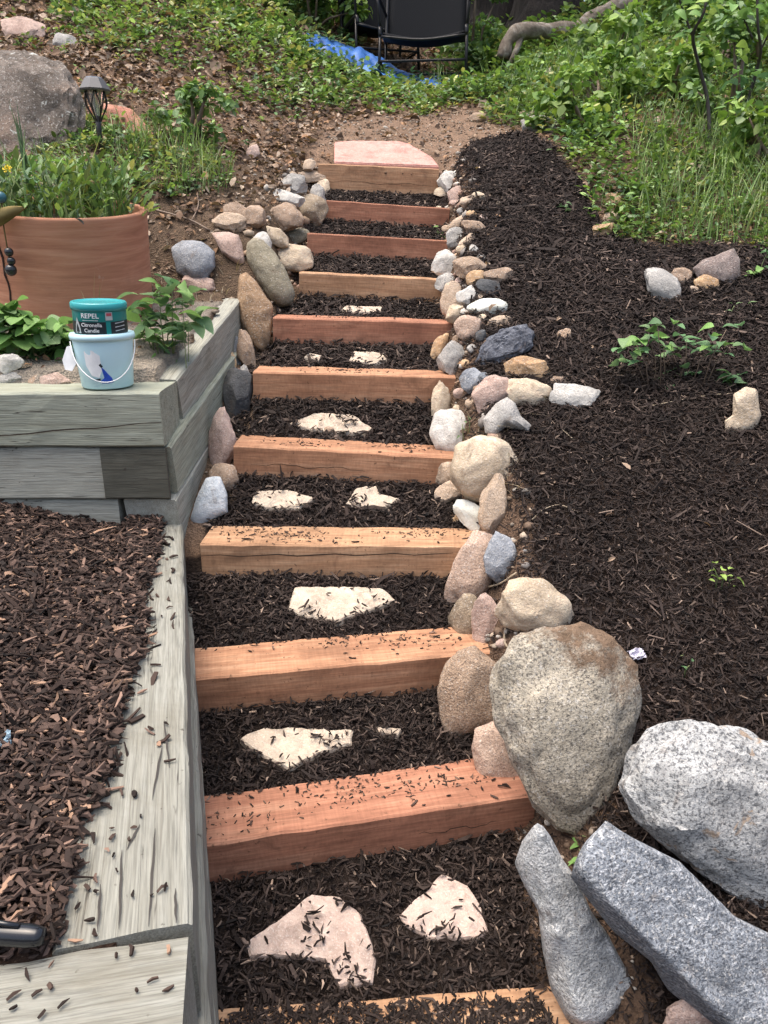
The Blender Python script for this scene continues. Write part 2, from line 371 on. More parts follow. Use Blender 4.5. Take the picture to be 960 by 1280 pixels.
# ------------------------------------------------------------------ zones (where each ground material lies)
BED_EDGE = [(556, 226), (575, 190), (610, 172), (655, 163), (690, 178), (716, 215), (735, 262), (770, 300), (840, 312), (900, 306), (1000, 308), (1400, 330), (1500, 1400), (560, 1400)]
PATH = [(395, 215), (385, 185), (400, 160), (440, 146), (520, 138), (610, 142), (655, 160), (620, 180), (575, 200), (556, 235), (500, 240), (400, 232)]
def zones(x, y, z):
    px, py = project(x, y, z)
    xr = np.interp(y, TR[:, 1], TR[:, 0]); xl = np.interp(y, TL[:, 1], TL[:, 0])
    wob = .05 * (VN(x * 7, y * 7) - .5)
    left_lim = np.where(y < PC[1], wall_x(y), np.minimum(xl - .02, side_x(y) + .07))
    stair = (x > np.where(y < 2.2, left_lim, xl - .06)) & (x < xr + .02 + wob) & (y < TB[10][0][1] + .02)
    bedr = inpoly(px + 25 * (VN2(x * 6, y * 6) - .5), py + 16 * (VN(x * 6, y * 6) - .5), BED_EDGE) & (x >= xr + .02 + wob) & (y > .3)
    bedl = (x < wall_x(y)) & (y < PC[1] + .02) & (x > -3)
    planter = (x < side_x(y) - .05) & (y >= PC[1]) & (y < 2.75) & (x > -3)
    path = inpoly(px + 30 * (VN2(x * 6, y * 6) - .5), py + 14 * (VN(x * 6, y * 6) - .5), PATH) & (y > 2.9)
    return stair, bedr, bedl, planter, path, xr, xl, px, py

# ------------------------------------------------------------------ ground sheet
def axis(*segs):
    out = []
    for a, b, s in segs: out += list(np.arange(a, b, s))
    return np.array(out + [segs[-1][1]])
gx = axis((-14, -5, .6), (-5, -2.0, .1), (-2.0, -.8, .035), (-.8, .75, .016), (.75, 1.9, .03), (1.9, 5, .1), (5, 14, .6))
gy = axis((-3, .3, .25), (.3, 2.2, .016), (2.2, 4.4, .022), (4.4, 8, .06), (8, 13, .15), (13, 26, .6))
GX, GY = np.meshgrid(gx, gy); X = GX.ravel(); Yy = GY.ravel(); Z = hgt(X, Yy)
Z = Z + .006 * (VN(X * 40, Yy * 40) - .5) + .012 * (VN2(X * 17, Yy * 17) - .5)
stair, bedr, bedl, planter, path, xr_, xl_, _, _ = zones(X, Yy, Z)
C = np.tile(np.array([.17, .115, .08]), (len(X), 1))
nz_ = VN(X * 4, Yy * 4)[:, None]
C = C * (.75 + .5 * nz_)
C[path] = np.array([.27, .185, .13]); C[planter] = np.array([.33, .29, .24])
C[bedr] = np.array([.030, .021, .017]); C[stair] = np.array([.026, .019, .016]); C[bedl] = np.array([.06, .038, .028])
strip = (X > xr_ - .02) & (X < xr_ + .12 + .06 * VN2(X * 8, Yy * 8)) & (Yy > .8) & (Yy < 3.9); C[strip] = np.array([.15, .10, .07])
stripl = (X < xl_ + .01) & (X > -1.0) & (Yy > 2.05) & (Yy < 4) & ~planter; C[stripl] = np.array([.14, .10, .07])
nx, ny = len(gx), len(gy); idx = np.arange(nx * ny).reshape(ny, nx)
Q = np.stack([idx[:-1, :-1], idx[:-1, 1:], idx[1:, 1:], idx[1:, :-1]], -1).reshape(-1, 4)
link('ground', mesh_np('ground', np.stack([X, Yy, Z], 1), Q, C, True), M_SOIL, kind='structure')

# ------------------------------------------------------------------ stair timbers
cedar = {}
def cmat(i):
    pal = [((.28, .135, .078), (.40, .212, .122), (.52, .315, .195)),       # orange-pink
           ((.30, .165, .092), (.42, .248, .142), (.55, .365, .228)),      # honey
           ((.26, .115, .072), (.36, .168, .105), (.46, .245, .158))]   # redder
    k = [1, 2, 0, 1, 0, 0, 2, 1, 2, 2, 1][i]
    if i not in cedar: cedar[i] = m_cedar('cedar_timber', *[tuple(x * 1.0 for x in c) for c in pal[k]], i * 1.7)
    return cedar[i]
TLAB = ['lowest stair timber, half buried in mulch at the bottom edge of the view', 'red brown timber step with debris on top, just above the two nearest flagstones',
        'wide honey coloured timber step below the lone square flagstone', 'timber step with a long dark crack, left end beside the pale blue rock',
        'timber step level with the planter base, right end against the white rock', 'timber step beside the tall dark gap rocks, below a half hidden flagstone',
        'reddish timber step beside the tall brown rock, tiny weed at its right end', 'honey timber step beside the olive leaning rock on its left',
        'red brown timber step beside the cream round rock on its left', 'narrow dark red timber step directly below the topmost timber', 'topmost pale timber step carrying the pink flagstone']
TIMB = []
def debris_z(L, Q, x, y): pass
for i, (L, Q) in enumerate(TB):
    d = Q - L; ln = float(np.linalg.norm(d)); ext = [.05, .03, .07, .02, .05, .05, .05, .05, .03, .03, 0][i]
    H = .16 if i == 10 else .14
    me = beam_mesh('timber_step', ln + ext, TW, H, i + 1, bev=.004, rough=.0016)
    o = link('timber_step', me, cmat(i), None, tuple(L), label=TLAB[i], cat='timber step', group='timber risers of the garden stair')
    o.rotation_euler = (0, -math.asin(d[2] / ln), math.atan2(d[1], d[0])); TIMB.append(o)
# long drying crack in the fourth timber: a flat strip with the shade inside put into its colour
def crack_strip(parent, pts, wd, name='crack', m=None):
    V = []; Fc = []
    for i, (x, y, z) in enumerate(pts):
        q = wd * (.4 + .6 * math.sin(math.pi * (i + .5) / len(pts))); V += [(x, y, z - q), (x, y, z + q)]
    for i in range(len(pts) - 1): Fc.append((2 * i, 2 * i + 2, 2 * i + 3, 2 * i + 1))
    return link(name, mesh_py(name, V, Fc), m or M_CRACK, parent)
M_CRACK = m_plain('crack_shadow', (.035, .022, .016), .95, bump=0)
crack_strip(TIMB[3], [(.0 + .05 * i, -.003, -.032 + .012 * (i / 13) + .003 * math.sin(i * 2.1)) for i in range(14)], .0016)

for i_, z_, a_, b_2 in ((1, -.05, .42, .58), (4, -.05, .05, .38), (10, -.075, .0, .545)):
    n_ = 16; crack_strip(TIMB[i_], [(a_ + (b_2 - a_) * q / (n_ - 1), -.0042, z_ + .004 * math.sin(q * .9 + i_) + .002 * math.sin(q * 2.3)) for q in range(n_)], .0007 + .0003 * (i_ % 3))
# ------------------------------------------------------------------ grey retaining walls
GW = [m_greywood('weathered_beam', (1, 1, .97), s) for s in (1, 4)] + [m_greywood('weathered_beam_green', (.93, 1, .88), 7, .92), m_greywood('weathered_beam_dark', (.8, .78, .7), 9, .5)]
GP = [m_greywood('planter_beam', (1, 1, .96), 3, 1.4), m_greywood('planter_beam_green', (.95, 1, .9), 11, 1.35)]  # same grey wood, colour brightened to offset the dim light on the planter
def beam(parent, A, Bp, Wd, H, m, seed, inward, label=None):   # A -> Bp front top edge, body grows to the left of travel if inward>0
    d = np.array(Bp) - np.array(A); ln = float(np.linalg.norm(d))
    me = beam_mesh('beam', ln, Wd, H, seed, bev=.005, rough=.0018)
    o = link('beam', me, m, parent, tuple(A)); o.rotation_euler = (0, -math.asin(d[2] / ln), math.atan2(d[1], d[0]))
    if label: o['label'] = label
    return o
lw = empty('retaining_wall', (WA[0], WA[1], 0), label='low weathered grey beam wall along the left side of the stair', cat='retaining wall')
def sub(p): return np.array(p) - np.array([lw.location.x, lw.location.y, lw.location.z])
dirw = (WB - WA) / np.linalg.norm(WB - WA); nrm = np.array([-dirw[1], dirw[0], 0])
BW = .145
for c in range(4):                                              # courses under the long beam
    off = -nrm * (.009 if c else 0); zt = BED - .14 * c - (.003 if c else 0)
    A = WA + dirw * (.006 if c == 0 else -.35); Bp = WB + dirw * .0
    A = np.array([A[0] + off[0], A[1] + off[1], zt]); Bp = np.array([Bp[0] + off[0], Bp[1] + off[1], zt])
    beam(lw, sub(A), sub(Bp), BW, .138, GW[0] if c == 0 else GW[1], 30 + c, 1)
nb1 = at_z(236, 1163, BED); nb0 = at_z(-60, 1207, BED)         # near cross beam: its back edge
dn = (nb1 - nb0) / np.linalg.norm(nb1 - nb0); pn = np.array([-dn[1], dn[0], 0])
nbA = nb0 - dn * .3 - pn * .15; nbB = nb1 - pn * .15
beam(lw, sub(nbA), sub(nbB), .147, .138, GW[1], 41, 1, 'near grey beam with cracked grain crossing the bottom left corner')
pw = empty('retaining_wall', (PC[0], PC[1], .4), label='raised grey timber planter wall carrying the pot and the candle bucket', cat='retaining wall')
def sub2(p): return np.array(p) - np.array([pw.location.x, pw.location.y, pw.location.z])
for c in range(4):                                              # side wall: face looks at the stair
    zz = np.array([0, 0, -.1425 * c]); sft = np.array([.004 * (c % 2) + .006 * c, 0, 0])
    A = PC + zz + sft + np.array([0, .004 if c % 2 == 0 else .0, 0]); Bp = PF + zz + sft
    A = np.array([A[0], PC[1] + [.173, .022, .016, .0][c], A[2] + (.004 if c == 0 else 0)])
    beam(pw, sub2(A), sub2(Bp), .14, .139, GP[1] if c % 2 else GP[0], 50 + c, 1)
for c in range(3):                                              # front wall
    x1 = PC[0]; zt = PC[2] - .1425 * c
    A = np.array([-2.6, PC[1] + .001 + .01 * c, zt]); Bp = np.array([[x1, x1 - .17, x1 - .142][c], PC[1] + .001 + .01 * c, zt])
    if c == 0: Bp[0] = x1 - .001
    beam(pw, sub2(A), sub2(Bp), .17 if c == 0 else .13, .139, GP[1] if c == 0 else GP[0], 60 + c, 1)
e_ = beam(pw, sub2((PC[0] - .168, PC[1] + .006, PC[2] - .1425)), sub2((PC[0] - .001, PC[1] + .006, PC[2] - .1425)), .0155, .139, GW[3], 66, 1, 'short dark stained beam end at the planter corner')
crack_strip(pw, [tuple(sub2((PC[0] - .001 - .055 * i, PC[1] - .003, PC[2] - .074 - .0045 * i + .002 * math.sin(i * 1.7)))) for i in range(12)], .0016)
M_CRK2 = m_plain('grey_crack', (.05, .045, .04), .95, bump=0)
def topcrack(px0, py0, px1, py1, wd=.0016):
    a = at_z(px0, py0, BED + .0024); b2 = at_z(px1, py1, BED + .0024); V = []; Fc = []; n = 9
    for i in range(n):
        t = i / (n - 1); p = a + (b2 - a) * t; p = p + np.array([.0005 * math.sin(i * 1.9 + px0), 0, 0]); q = wd * math.sin(math.pi * (t * .9 + .05))
        V += [tuple(sub(p - np.array([q, 0, 0]))), tuple(sub(p + np.array([q, 0, 0])))]
    for i in range(n - 1): Fc.append((2 * i, 2 * i + 2, 2 * i + 3, 2 * i + 1))
    link('crack', mesh_py('crack', V, Fc), M_CRK2, lw)
for a in [(149, 1162, 152, 1062), (186, 1158, 194, 1035), (220, 1154, 219, 1110), (122, 1165, 126, 1105), (158, 1062, 175, 1030), (212, 960, 205, 900), (190, 1000, 203, 930)]: topcrack(*a)

# ------------------------------------------------------------------ rocks
RM = {}
RM['white'] = m_rock('white_rock', (.66, .64, .59), (.42, .41, .38), (.16, .15, .14), 120, .36)
RM['bright'] = m_rock('chalk_rock', (.78, .79, .72), (.62, .63, .55), None, bump=.3)
RM['cream'] = m_rock('cream_rock', (.62, .52, .39), (.42, .33, .23), (.2, .15, .1), 130, .37)
RM['tan'] = m_rock('tan_rock', (.56, .44, .33), (.37, .275, .195), (.15, .11, .08), 150, .42)
RM['orange'] = m_rock('orange_rock', (.55, .38, .22), (.36, .22, .12), (.16, .1, .07), 120, .36, layered=True)
RM['brown'] = m_rock('brown_rock', (.40, .295, .215), (.24, .17, .12), (.08, .06, .05), 130, .38)
RM['pink'] = m_rock('pink_rock', (.56, .42, .355), (.38, .265, .22), (.14, .1, .09), 140, .42)
RM['grey'] = m_rock('grey_rock', (.47, .455, .425), (.29, .285, .27), (.08, .08, .08), 130, .42)
RM['blue'] = m_rock('blue_grey_rock', (.32, .34, .37), (.18, .20, .225), (.05, .06, .07), 120, .4)
RM['lava'] = m_rock('dark_pitted_rock', (.20, .215, .25), (.045, .05, .065), None, big=38, bump=1.0)
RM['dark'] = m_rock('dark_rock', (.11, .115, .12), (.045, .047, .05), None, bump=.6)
RM['olive'] = m_rock('olive_rock', (.33, .30, .22), (.19, .17, .12), (.1, .09, .07), 130, .36, layered=True)
RM['sand'] = m_rock('brown_sandstone', (.40, .27, .165), (.22, .145, .09), (.12, .08, .05), 110, .34, layered=True)
RM['granite'] = m_rock('speckled_granite', (.50, .45, .36), (.36, .32, .25), (.06, .055, .05), 85, .47, dirt=.83)
RM['gwhite'] = m_rock('white_speckled_granite', (.50, .51, .50), (.33, .335, .33), (.06, .064, .07), 72, .485, patch=(.62, .63, .62), patch_scale=22, patch_t=.55, lich=(.36, .27, .19))
RM['slab'] = m_rock('blue_white_gneiss', (.27, .30, .335), (.15, .17, .195), (.05, .055, .065), 105, .48, patch=(.66, .69, .72), patch_scale=85, patch_t=.50, bump=.8, layered=True)
RM['slabl'] = m_rock('pale_grey_gneiss', (.50, .52, .53), (.28, .30, .31), (.09, .095, .1), 110, .45, patch=(.74, .76, .76), patch_scale=85, patch_t=.48, bump=.8, layered=True)
RM['skyblue'] = m_rock('pale_blue_rock', (.60, .65, .68), (.46, .51, .55), (.25, .27, .3), 110, .33)
RM['redsand'] = m_rock('red_sandstone', (.53, .26, .18), (.36, .15, .10), (.2, .09, .07), 160, .42)
RM['boulder'] = m_rock('brown_boulder', (.25, .215, .185), (.10, .085, .07), (.05, .04, .035), 60, .42, patch=(.31, .235, .185), patch_scale=4, patch_t=.54, big=6, bump=1.0, lich=(.62, .66, .62))
RM['purple'] = m_rock('purple_grey_rock', (.37, .31, .28), (.21, .165, .15), (.1, .08, .08), 120, .4, bump=.7)
RM['moss'] = m_rock('mossy_brown_rock', (.35, .28, .20), (.21, .165, .115), (.08, .07, .05), 110, .4)
RM['rust'] = m_rock('rusty_granite', (.48, .36, .26), (.32, .225, .155), (.08, .06, .05), 130, .46, bump=.7)
RM['pgran'] = m_rock('pink_granite', (.56, .42, .33), (.42, .30, .225), (.17, .12, .1), 120, .45)
_ico = {}
def ico(s):
    if s not in _ico:
        bm = bmesh.new(); bmesh.ops.create_icosphere(bm, subdivisions=s, radius=1)
        bm.verts.ensure_lookup_table(); _ico[s] = (np.array([v.co for v in bm.verts]), np.array([[v.index for v in f.verts] for f in bm.faces])); bm.free()
    return _ico[s]
rock_n = 0; PLACED = []
def rock(px, py, w, h, rot, mk, label, jag=.35, outline=None, Y=None, sub=3, dk=.75, foot=.3, fwd=.15, rough=1.0, name='rock', cat='rock', group='stones of the rock garden', ridge=None):
    """outline or ellipse size given in photo pixels; becomes a closed solid of real size standing on the ground"""
    global rock_n; rock_n += 1; rr = random.Random(rock_n * 13 + 5)
    d = ray(px, py); n = d / np.linalg.norm(d); rgt = np.array([1., 0, 0]); up = np.array([0, SP, CP])
    D = Y / d[1] if Y else None
    if D is None:
        f0 = hit(px, py + foot * h); D = depth(f0)
    V0, Fc = ico(sub); V = V0.copy()
    a = w / 2 * D / FPX; b = h / 2 * D / FPX; c = dk * min(a, b) if not outline else dk * min(a, b)
    D = D - fwd * c; ctr = CAM + d * D
    # facets
    ncut = int(6 + jag * 22)
    for i in range(ncut):
        q = np.array([rr.gauss(0, 1) for _ in range(3)]); q /= np.linalg.norm(q); of = rr.uniform(.97 - jag * .5, 1.0 - jag * .12)
        s = V @ q - of; V = V - np.where(s > 0, s, 0)[:, None] * q * .93
    mx = np.abs(V[:, :2]).max(0); V[:, 0] /= mx[0]; V[:, 1] /= mx[1]
    off = Vector((rr.uniform(-50, 50), rr.uniform(-50, 50), rr.uniform(-50, 50)))
    dis = np.array([mnoise.noise(Vector(v) * 1.3 + off) * .12 * (.5 + jag) + mnoise.noise(Vector(v) * 3.1 + off) * .075 * rough + abs(mnoise.noise(Vector(v) * 5.3 + off)) * -.05 * rough + mnoise.noise(Vector(v) * 9.7 + off) * .022 * rough
                    + (mnoise.noise(Vector(v) * 17 + off) * .012 * rough if sub > 3 else 0) for v in V0])
    dis = dis - dis.mean()
    V = V * (1 + dis)[:, None]
    if outline:
        op = np.array(outline, float); op = np.stack([(op[:, 0] - px) * D / FPX, -(op[:, 1] - py) * D / FPX], 1)
        th = np.arctan2(op[:, 1], op[:, 0]); order = np.argsort(th); th = th[order]
        # radius of the polygon in each direction
        seg = [(op[i], op[(i + 1) % len(op)]) for i in range(len(op))]
        tq = np.arctan2(V0[:, 1], V0[:, 0]); Rq = np.zeros(len(V0))
        dv = np.stack([np.cos(tq), np.sin(tq)], 1)
        for p0, p1 in seg:
            e = p1 - p0; den = dv[:, 0] * e[1] - dv[:, 1] * e[0]; den = np.where(abs(den) < 1e-12, 1e-12, den)
            tt = (p0[0] * e[1] - p0[1] * e[0]) / den; uu = (p0[0] * dv[:, 1] - p0[1] * dv[:, 0]) / den
            ok = (tt > 0) & (uu >= -.001) & (uu <= 1.001); Rq = np.where(ok & (tt > Rq), tt, Rq)
        rad = np.hypot(V0[:, 0], V0[:, 1]); rad2 = np.clip(rad, 0, 1) ** .8
        rad2 = rad2 * (1.035 + dis * (.2 if ridge else .55))
        W = np.stack([dv[:, 0] * Rq * rad2, dv[:, 1] * Rq * rad2, V[:, 2] * c], 1)
    else:
        cr, sr = math.cos(R(rot)), math.sin(R(rot))
        X0 = V[:, 0] * a; Y0 = V[:, 1] * b; W = np.stack([X0 * cr - Y0 * sr, X0 * sr + Y0 * cr, V[:, 2] * c], 1)
    if ridge:                                       # a broken slab: two rough faces meeting along a crest
        (rx0, ry0), (rx1, ry1), hr = ridge; a0 = np.array([(rx0 - px) * D / FPX, -(ry0 - py) * D / FPX]); a1 = np.array([(rx1 - px) * D / FPX, -(ry1 - py) * D / FPX])
        e = (a1 - a0) / np.linalg.norm(a1 - a0); sd_ = (W[:, 0] - a0[0]) * -e[1] + (W[:, 1] - a0[1]) * e[0]; al = (W[:, 0] - a0[0]) * e[0] + (W[:, 1] - a0[1]) * e[1]
        sm = np.where(sd_ > 0, max(sd_.max(), 1e-3), max(-sd_.min(), 1e-3)); rf = 1 - np.clip(np.abs(sd_) / sm, 0, 1)
        step = .06 * np.array([abs(mnoise.noise(Vector((al_ * 16, s_ * 26, 3.3)))) + .6 * mnoise.noise(Vector((al_ * 50, s_ * 50, 8.3))) for al_, s_ in zip(al, sd_)])
        front = 1 - smooth(-.15, .35, V0[:, 2]); edge_ = np.clip(1 - rad, 0, 1) ** .35
        fr = -(rf * hr + .015 + step * .22) * np.minimum(1, edge_ * 2.0)
        W[:, 2] = W[:, 2] * (1 - front) + fr * front
    Pw = W[:, :1] * rgt + W[:, 1:2] * up + W[:, 2:3] * n
    if sub >= 4:                                    # chipped, grainy surface of its own
        pass
    me = mesh_np(name, Pw, Fc, None, True)
    if jag > .45 and not ridge: me.set_sharp_from_angle(angle=R(26))
    o = link(name, me, RM[mk], None, tuple(ctr), label=label, cat=cat, group=group)
    PLACED.append((ctr, a, b)); return o
# --- right edge of the stair, from the top down
RT = [
 (561, 226, 27, 24, 20, 'white', 'pale grey white rock beside the right end of the topmost timber', .5),
 (555, 241, 19, 15, 10, 'cream', 'small beige rock tucked under the pale rock by the topmost timber'),
 (570, 244, 18, 21, -10, 'pink', 'small rounded pink rock right of the topmost step'),
 (571, 254, 15, 10, 0, 'pink', 'tiny pink stone just below the rounded pink rock'),
 (584, 252, 18, 12, 25, 'tan', 'small tan rock slanting up beside the upper mulch edge'),
 (598, 246, 16, 10, -10, 'cream', 'small pale tan rock, highest stone on the mulch side'),
 (556, 271, 13, 13, 0, 'tan', 'small tan stone against the end of the narrow dark red timber'),
 (576, 277, 26, 11, 32, 'tan', 'narrow tan rock slanting upward above the grey granite rock'),
 (594, 284, 30, 15, -25, 'brown', 'long brown tan rock slanting down, above the mulch'),
 (570, 297, 27, 25, 20, 'grey', 'grey granite rock beside the red brown upper timber', .5),
 (583, 301, 20, 10, 40, 'tan', 'thin grey tan rock leaning on the grey granite rock'),
 (592, 312, 11, 11, 0, 'white', 'tiny white stone lying alone above the reddish rock', .5),
 (560, 331, 33, 31, 10, 'white', 'large white rock at the upper right edge of the stair', .4),
 (585, 335, 33, 25, -15, 'rust', 'reddish brown rounded rock right of the large white rock'),
 (595, 348, 21, 18, 15, 'orange', 'small orange tan rock left of the oblong brown rock'),
 (621, 345, 37, 19, 5, 'brown', 'oblong brown rock lying level at the mulch edge'),
 (560, 354, 27, 22, 0, 'grey', 'flat grey tan rock under the large white rock'),
 (566, 373, 24, 38, -12, 'tan', 'upright tan grey rock left of the greenish white rock'),
 (586, 369, 25, 23, 0, 'white', 'blocky greenish white rock beside the upright tan rock', .5),
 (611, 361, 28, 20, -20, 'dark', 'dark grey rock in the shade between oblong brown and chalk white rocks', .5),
 (610, 384, 41, 20, 4, 'bright', 'smooth chalk white rock lying on the mulch edge', .15),
 (572, 392, 27, 25, 20, 'cream', 'cream speckled rock above the round tan rock', .4),
 (587, 410, 31, 27, 0, 'pgran', 'round pinkish tan rock left of the dark pitted rock', .2),
 (625, 402, 26, 13, 8, 'tan', 'small flat tan rock behind the dark pitted rock'),
 (551, 434, 18, 33, -22, 'orange', 'narrow orange cream rock against the stair, below the tiny weed'),
 (566, 450, 31, 41, -8, 'grey', 'upright grey tan rock right of the narrow orange rock', .35),
 (601, 421, 13, 15, 0, 'dark', 'tiny dark rock at the tip of the pitted rock'),
 (656, 460, 53, 28, -4, 'orange', 'yellow tan layered rock under the dark pitted rock', .5),
 (590, 475, 27, 27, 0, 'blue', 'blue grey rock left of the yellow and pink rocks', .5),
 (605, 473, 13, 13, 0, 'blue', 'tiny blue grey stone touching the blue grey rock'),
 (614, 492, 46, 34, 38, 'pink', 'pink grey flat rock leaning under the oval tan rock', .5),
 (656, 491, 57, 31, -6, 'cream', 'oval speckled tan rock lying level in the middle of the border', .2),
 (716, 497, 55, 29, 0, 'white', 'white rough rock lying out on the mulch bed', .6),
 (697, 476, 20, 11, 0, 'brown', 'small brown stone in mulch near the white rough rock'),
 (549, 505, 21, 52, -4, 'cream', 'tall narrow cream rock against the stair timber end', .4),
 (564, 544, 39, 60, 10, 'white', 'tall white grey rock at the right end of a timber step', .3),
 (562, 595, 32, 34, 30, 'tan', 'tan rock half hidden behind the round tan boulder', .3),
 (564, 616, 34, 25, 15, 'tan', 'low tan rock at the foot of the round tan boulder', .3),
 (605, 586, 69, 70, 15, 'cream', 'round sandy tan boulder with grit, right of the stair middle', .2),
 (617, 633, 31, 66, -6, 'tan', 'upright tan pillar rock below the round sandy boulder', .25),
 (593, 648, 50, 27, -38, 'bright', 'cream white rock slanting down beside the cracked timber', .3),
 (590, 714, 47, 92, -22, 'pgran', 'long tan granite rock leaning toward the stair', .2),
 (625, 703, 36, 64, 14, 'blue', 'dark blue grey rock leaning on the long tan granite rock', .5),
 (583, 774, 36, 56, 6, 'moss', 'dark brown rounded rock left of the pink faced rock', .25),
 (607, 777, 36, 58, 6, 'pink', 'pink faced rock below the leaning granite rock', .4),
 (667, 759, 80, 60, -12, 'cream', 'smooth cream oval boulder above the largest granite boulder', .12),
 (588, 866, 64, 104, -10, 'rust', 'rusty brown egg shaped rock left of the largest granite boulder', .15),
 (707, 419, 17, 14, 0, 'rust', 'small brown rock alone on the mulch beside the pitted rock'),
 (791, 327, 15, 7, 0, 'pink', 'small pinkish pebble alone on the upper mulch bed'),
 (830, 359, 50, 32, -32, 'grey', 'mottled grey white rock, left of the rock group on the upper mulch', .3),
 (851, 347, 23, 21, 0, 'brown', 'small grey brown rock in the rock group on the upper mulch', .3),
 (883, 355, 27, 19, -10, 'orange', 'small orange tan rock in front of the purple grey rock', .4),
 (866, 363, 11, 10, 0, 'tan', 'tiny tan stone between the two small rocks on the upper mulch'),
]
for r_ in RT: rock(r_[0], r_[1], r_[2] * 1.26, r_[3] * 1.2, *r_[4:7], jag=(r_[7] if len(r_) > 7 else .3) + .24, sub=4 if max(r_[2], r_[3]) > 22 else 3)
CLAB = ["small cream cobble against the right end of the narrow dark red timber", "small brown cobble under the tiny pink stone near the topmost timber", "small grey cobble just right of the tiny brown cobble near the top of the border", "small orange cobble below the tan rock that slants up by the upper mulch", "small pink cobble above the long brown tan slanting rock, at the mulch", "small tan cobble left of the grey granite rock, touching a timber end", "small cream cobble right below the grey granite rock", "small brown cobble above the large white rock of the right border", "small grey cobble alone on dirt below the tiny white stone", "small orange cobble behind the reddish brown rock, on its mulch side", "small pink cobble between the large white rock and the blocky greenish white rock", "small tan cobble between the greenish white and chalk white rocks", "small cream cobble above the round pinkish tan rock, toward the mulch", "small brown cobble under the round pinkish tan rock", "small grey cobble at the left tip of the dark pitted rock", "small orange cobble right of the upright grey tan rock", "small pink cobble left of the pink grey flat leaning rock", "small tan cobble at the foot of the pink grey flat leaning rock", "small cream cobble just above the tall white grey rock", "small brown cobble between the angular grey green rock and the round sandy boulder", "small grey cobble at the head of the long tan granite rock", "small orange cobble left of the slanting cream white rock, by the cracked timber", "small pink cobble above the largest granite boulder, beside the dry grey stick", "small tan cobble peeking out between the tall white rock and the tan rock below"]
for i_, (a, b, c_, d_) in enumerate([(548, 262, 11, 10), (564, 263, 13, 11), (577, 264, 12, 10), (589, 268, 14, 11), (604, 273, 12, 10), (558, 287, 12, 12), (577, 312, 15, 12), (566, 312, 12, 12), (602, 322, 12, 9), (608, 333, 13, 10), (575, 352, 13, 12), (600, 372, 12, 10), (604, 398, 13, 11), (572, 425, 15, 13), (590, 436, 13, 12), (582, 455, 14, 12), (574, 492, 16, 14), (588, 505, 15, 13), (571, 512, 12, 12), (620, 548, 16, 12), (600, 676, 16, 13), (571, 650, 13, 12), (628, 805, 18, 14), (565, 576, 14, 10)]):
    rock(a, b, c_, d_, 15 - i_ * 7 % 30, ['cream', 'tan', 'pink', 'orange', 'grey', 'brown'][i_ * 5 % 6], CLAB[i_], .35, group='small cobbles in the right stone border')
rock(632, 436, 76, 44, 18, 'lava', 'dark blue grey pitted rock, largest of the upper border', .6, sub=5, rough=3.6,
     outline=[(595, 458), (600, 440), (610, 424), (630, 412), (655, 408), (667, 418), (665, 433), (648, 446), (633, 452), (616, 460)])
rock(634, 524, 60, 46, 0, 'grey', 'angular grey green rock pointing up below the oval tan rock', .5, sub=4,
     outline=[(604, 524), (622, 503), (634, 498), (644, 505), (650, 520), (664, 531), (662, 540), (646, 537), (632, 534), (618, 545), (608, 540)])
rock(899, 335, 57, 50, 0, 'purple', 'angular purple grey rock at the top right of the mulch bed', .6, sub=4,
     outline=[(867, 335), (880, 325), (900, 318), (917, 311), (923, 325), (925, 345), (915, 358), (895, 358), (872, 347)])
rock(928, 515, 44, 66, 0, 'cream', 'blocky tan rock standing near the right edge of the mulch bed', .5, sub=4,
     outline=[(917, 493), (932, 483), (946, 488), (948, 505), (951, 520), (945, 532), (920, 547), (907, 540), (907, 525), (916, 520)])
rock(626, 950, 78, 102, 0, 'pgran', 'pale pink granite rock wedged below the rusty egg shaped rock', .15, sub=4, dk=.6,
     outline=[(590, 935), (595, 912), (615, 902), (632, 906), (645, 925), (655, 960), (668, 990), (655, 1000), (625, 996), (600, 975)])
rock(706, 910, 180, 258, 0, 'granite', 'largest round granite boulder with dirt on top, right of the stair', .5, sub=5, dk=.62, rough=1.6, fwd=.2, name='boulder', cat='boulder', foot=.4,
     outline=[(618, 862), (624, 832), (645, 805), (680, 786), (725, 783), (765, 800), (790, 835), (797, 875), (785, 930), (768, 985), (750, 1022), (725, 1042), (695, 1033), (668, 1005), (645, 955), (624, 905)])
rock(890, 1025, 240, 240, 0, 'gwhite', 'large grey white granite boulder at the right edge', .75, sub=5, dk=.6, rough=1.6, fwd=.1, name='boulder', cat='boulder', foot=.3,
     outline=[(779, 985), (786, 950), (815, 918), (860, 904), (910, 915), (965, 935), (1010, 975), (1030, 1060), (1020, 1150), (965, 1146), (915, 1118), (855, 1075), (800, 1032)])
rock(860, 1170, 260, 240, 0, 'slab', 'dark blue grey angular slab with white veins in the lower right', .45, sub=5, dk=.5, rough=.7, fwd=.45, ridge=((722, 1085), (900, 1262), .085), name='boulder', cat='boulder', foot=.25,
     outline=[(721, 1100), (737, 1060), (762, 1030), (780, 1045), (815, 1062), (850, 1080), (880, 1110), (915, 1145), (975, 1175), (1010, 1230), (1000, 1300), (935, 1300), (880, 1272), (835, 1235), (815, 1200), (770, 1165)])
rock(722, 1165, 160, 260, 0, 'slabl', 'pale grey angular stone standing beside the nearest flagstones', .4, sub=5, dk=.5, rough=.7, fwd=.6, ridge=((668, 1035), (725, 1275), .06), name='boulder', cat='boulder', foot=.3,
     outline=[(646, 1082), (655, 1055), (672, 1033), (686, 1040), (695, 1065), (722, 1102), (738, 1140), (760, 1170), (778, 1205), (795, 1235), (770, 1262), (745, 1282), (712, 1275), (690, 1235), (680, 1190), (675, 1140), (658, 1110)])
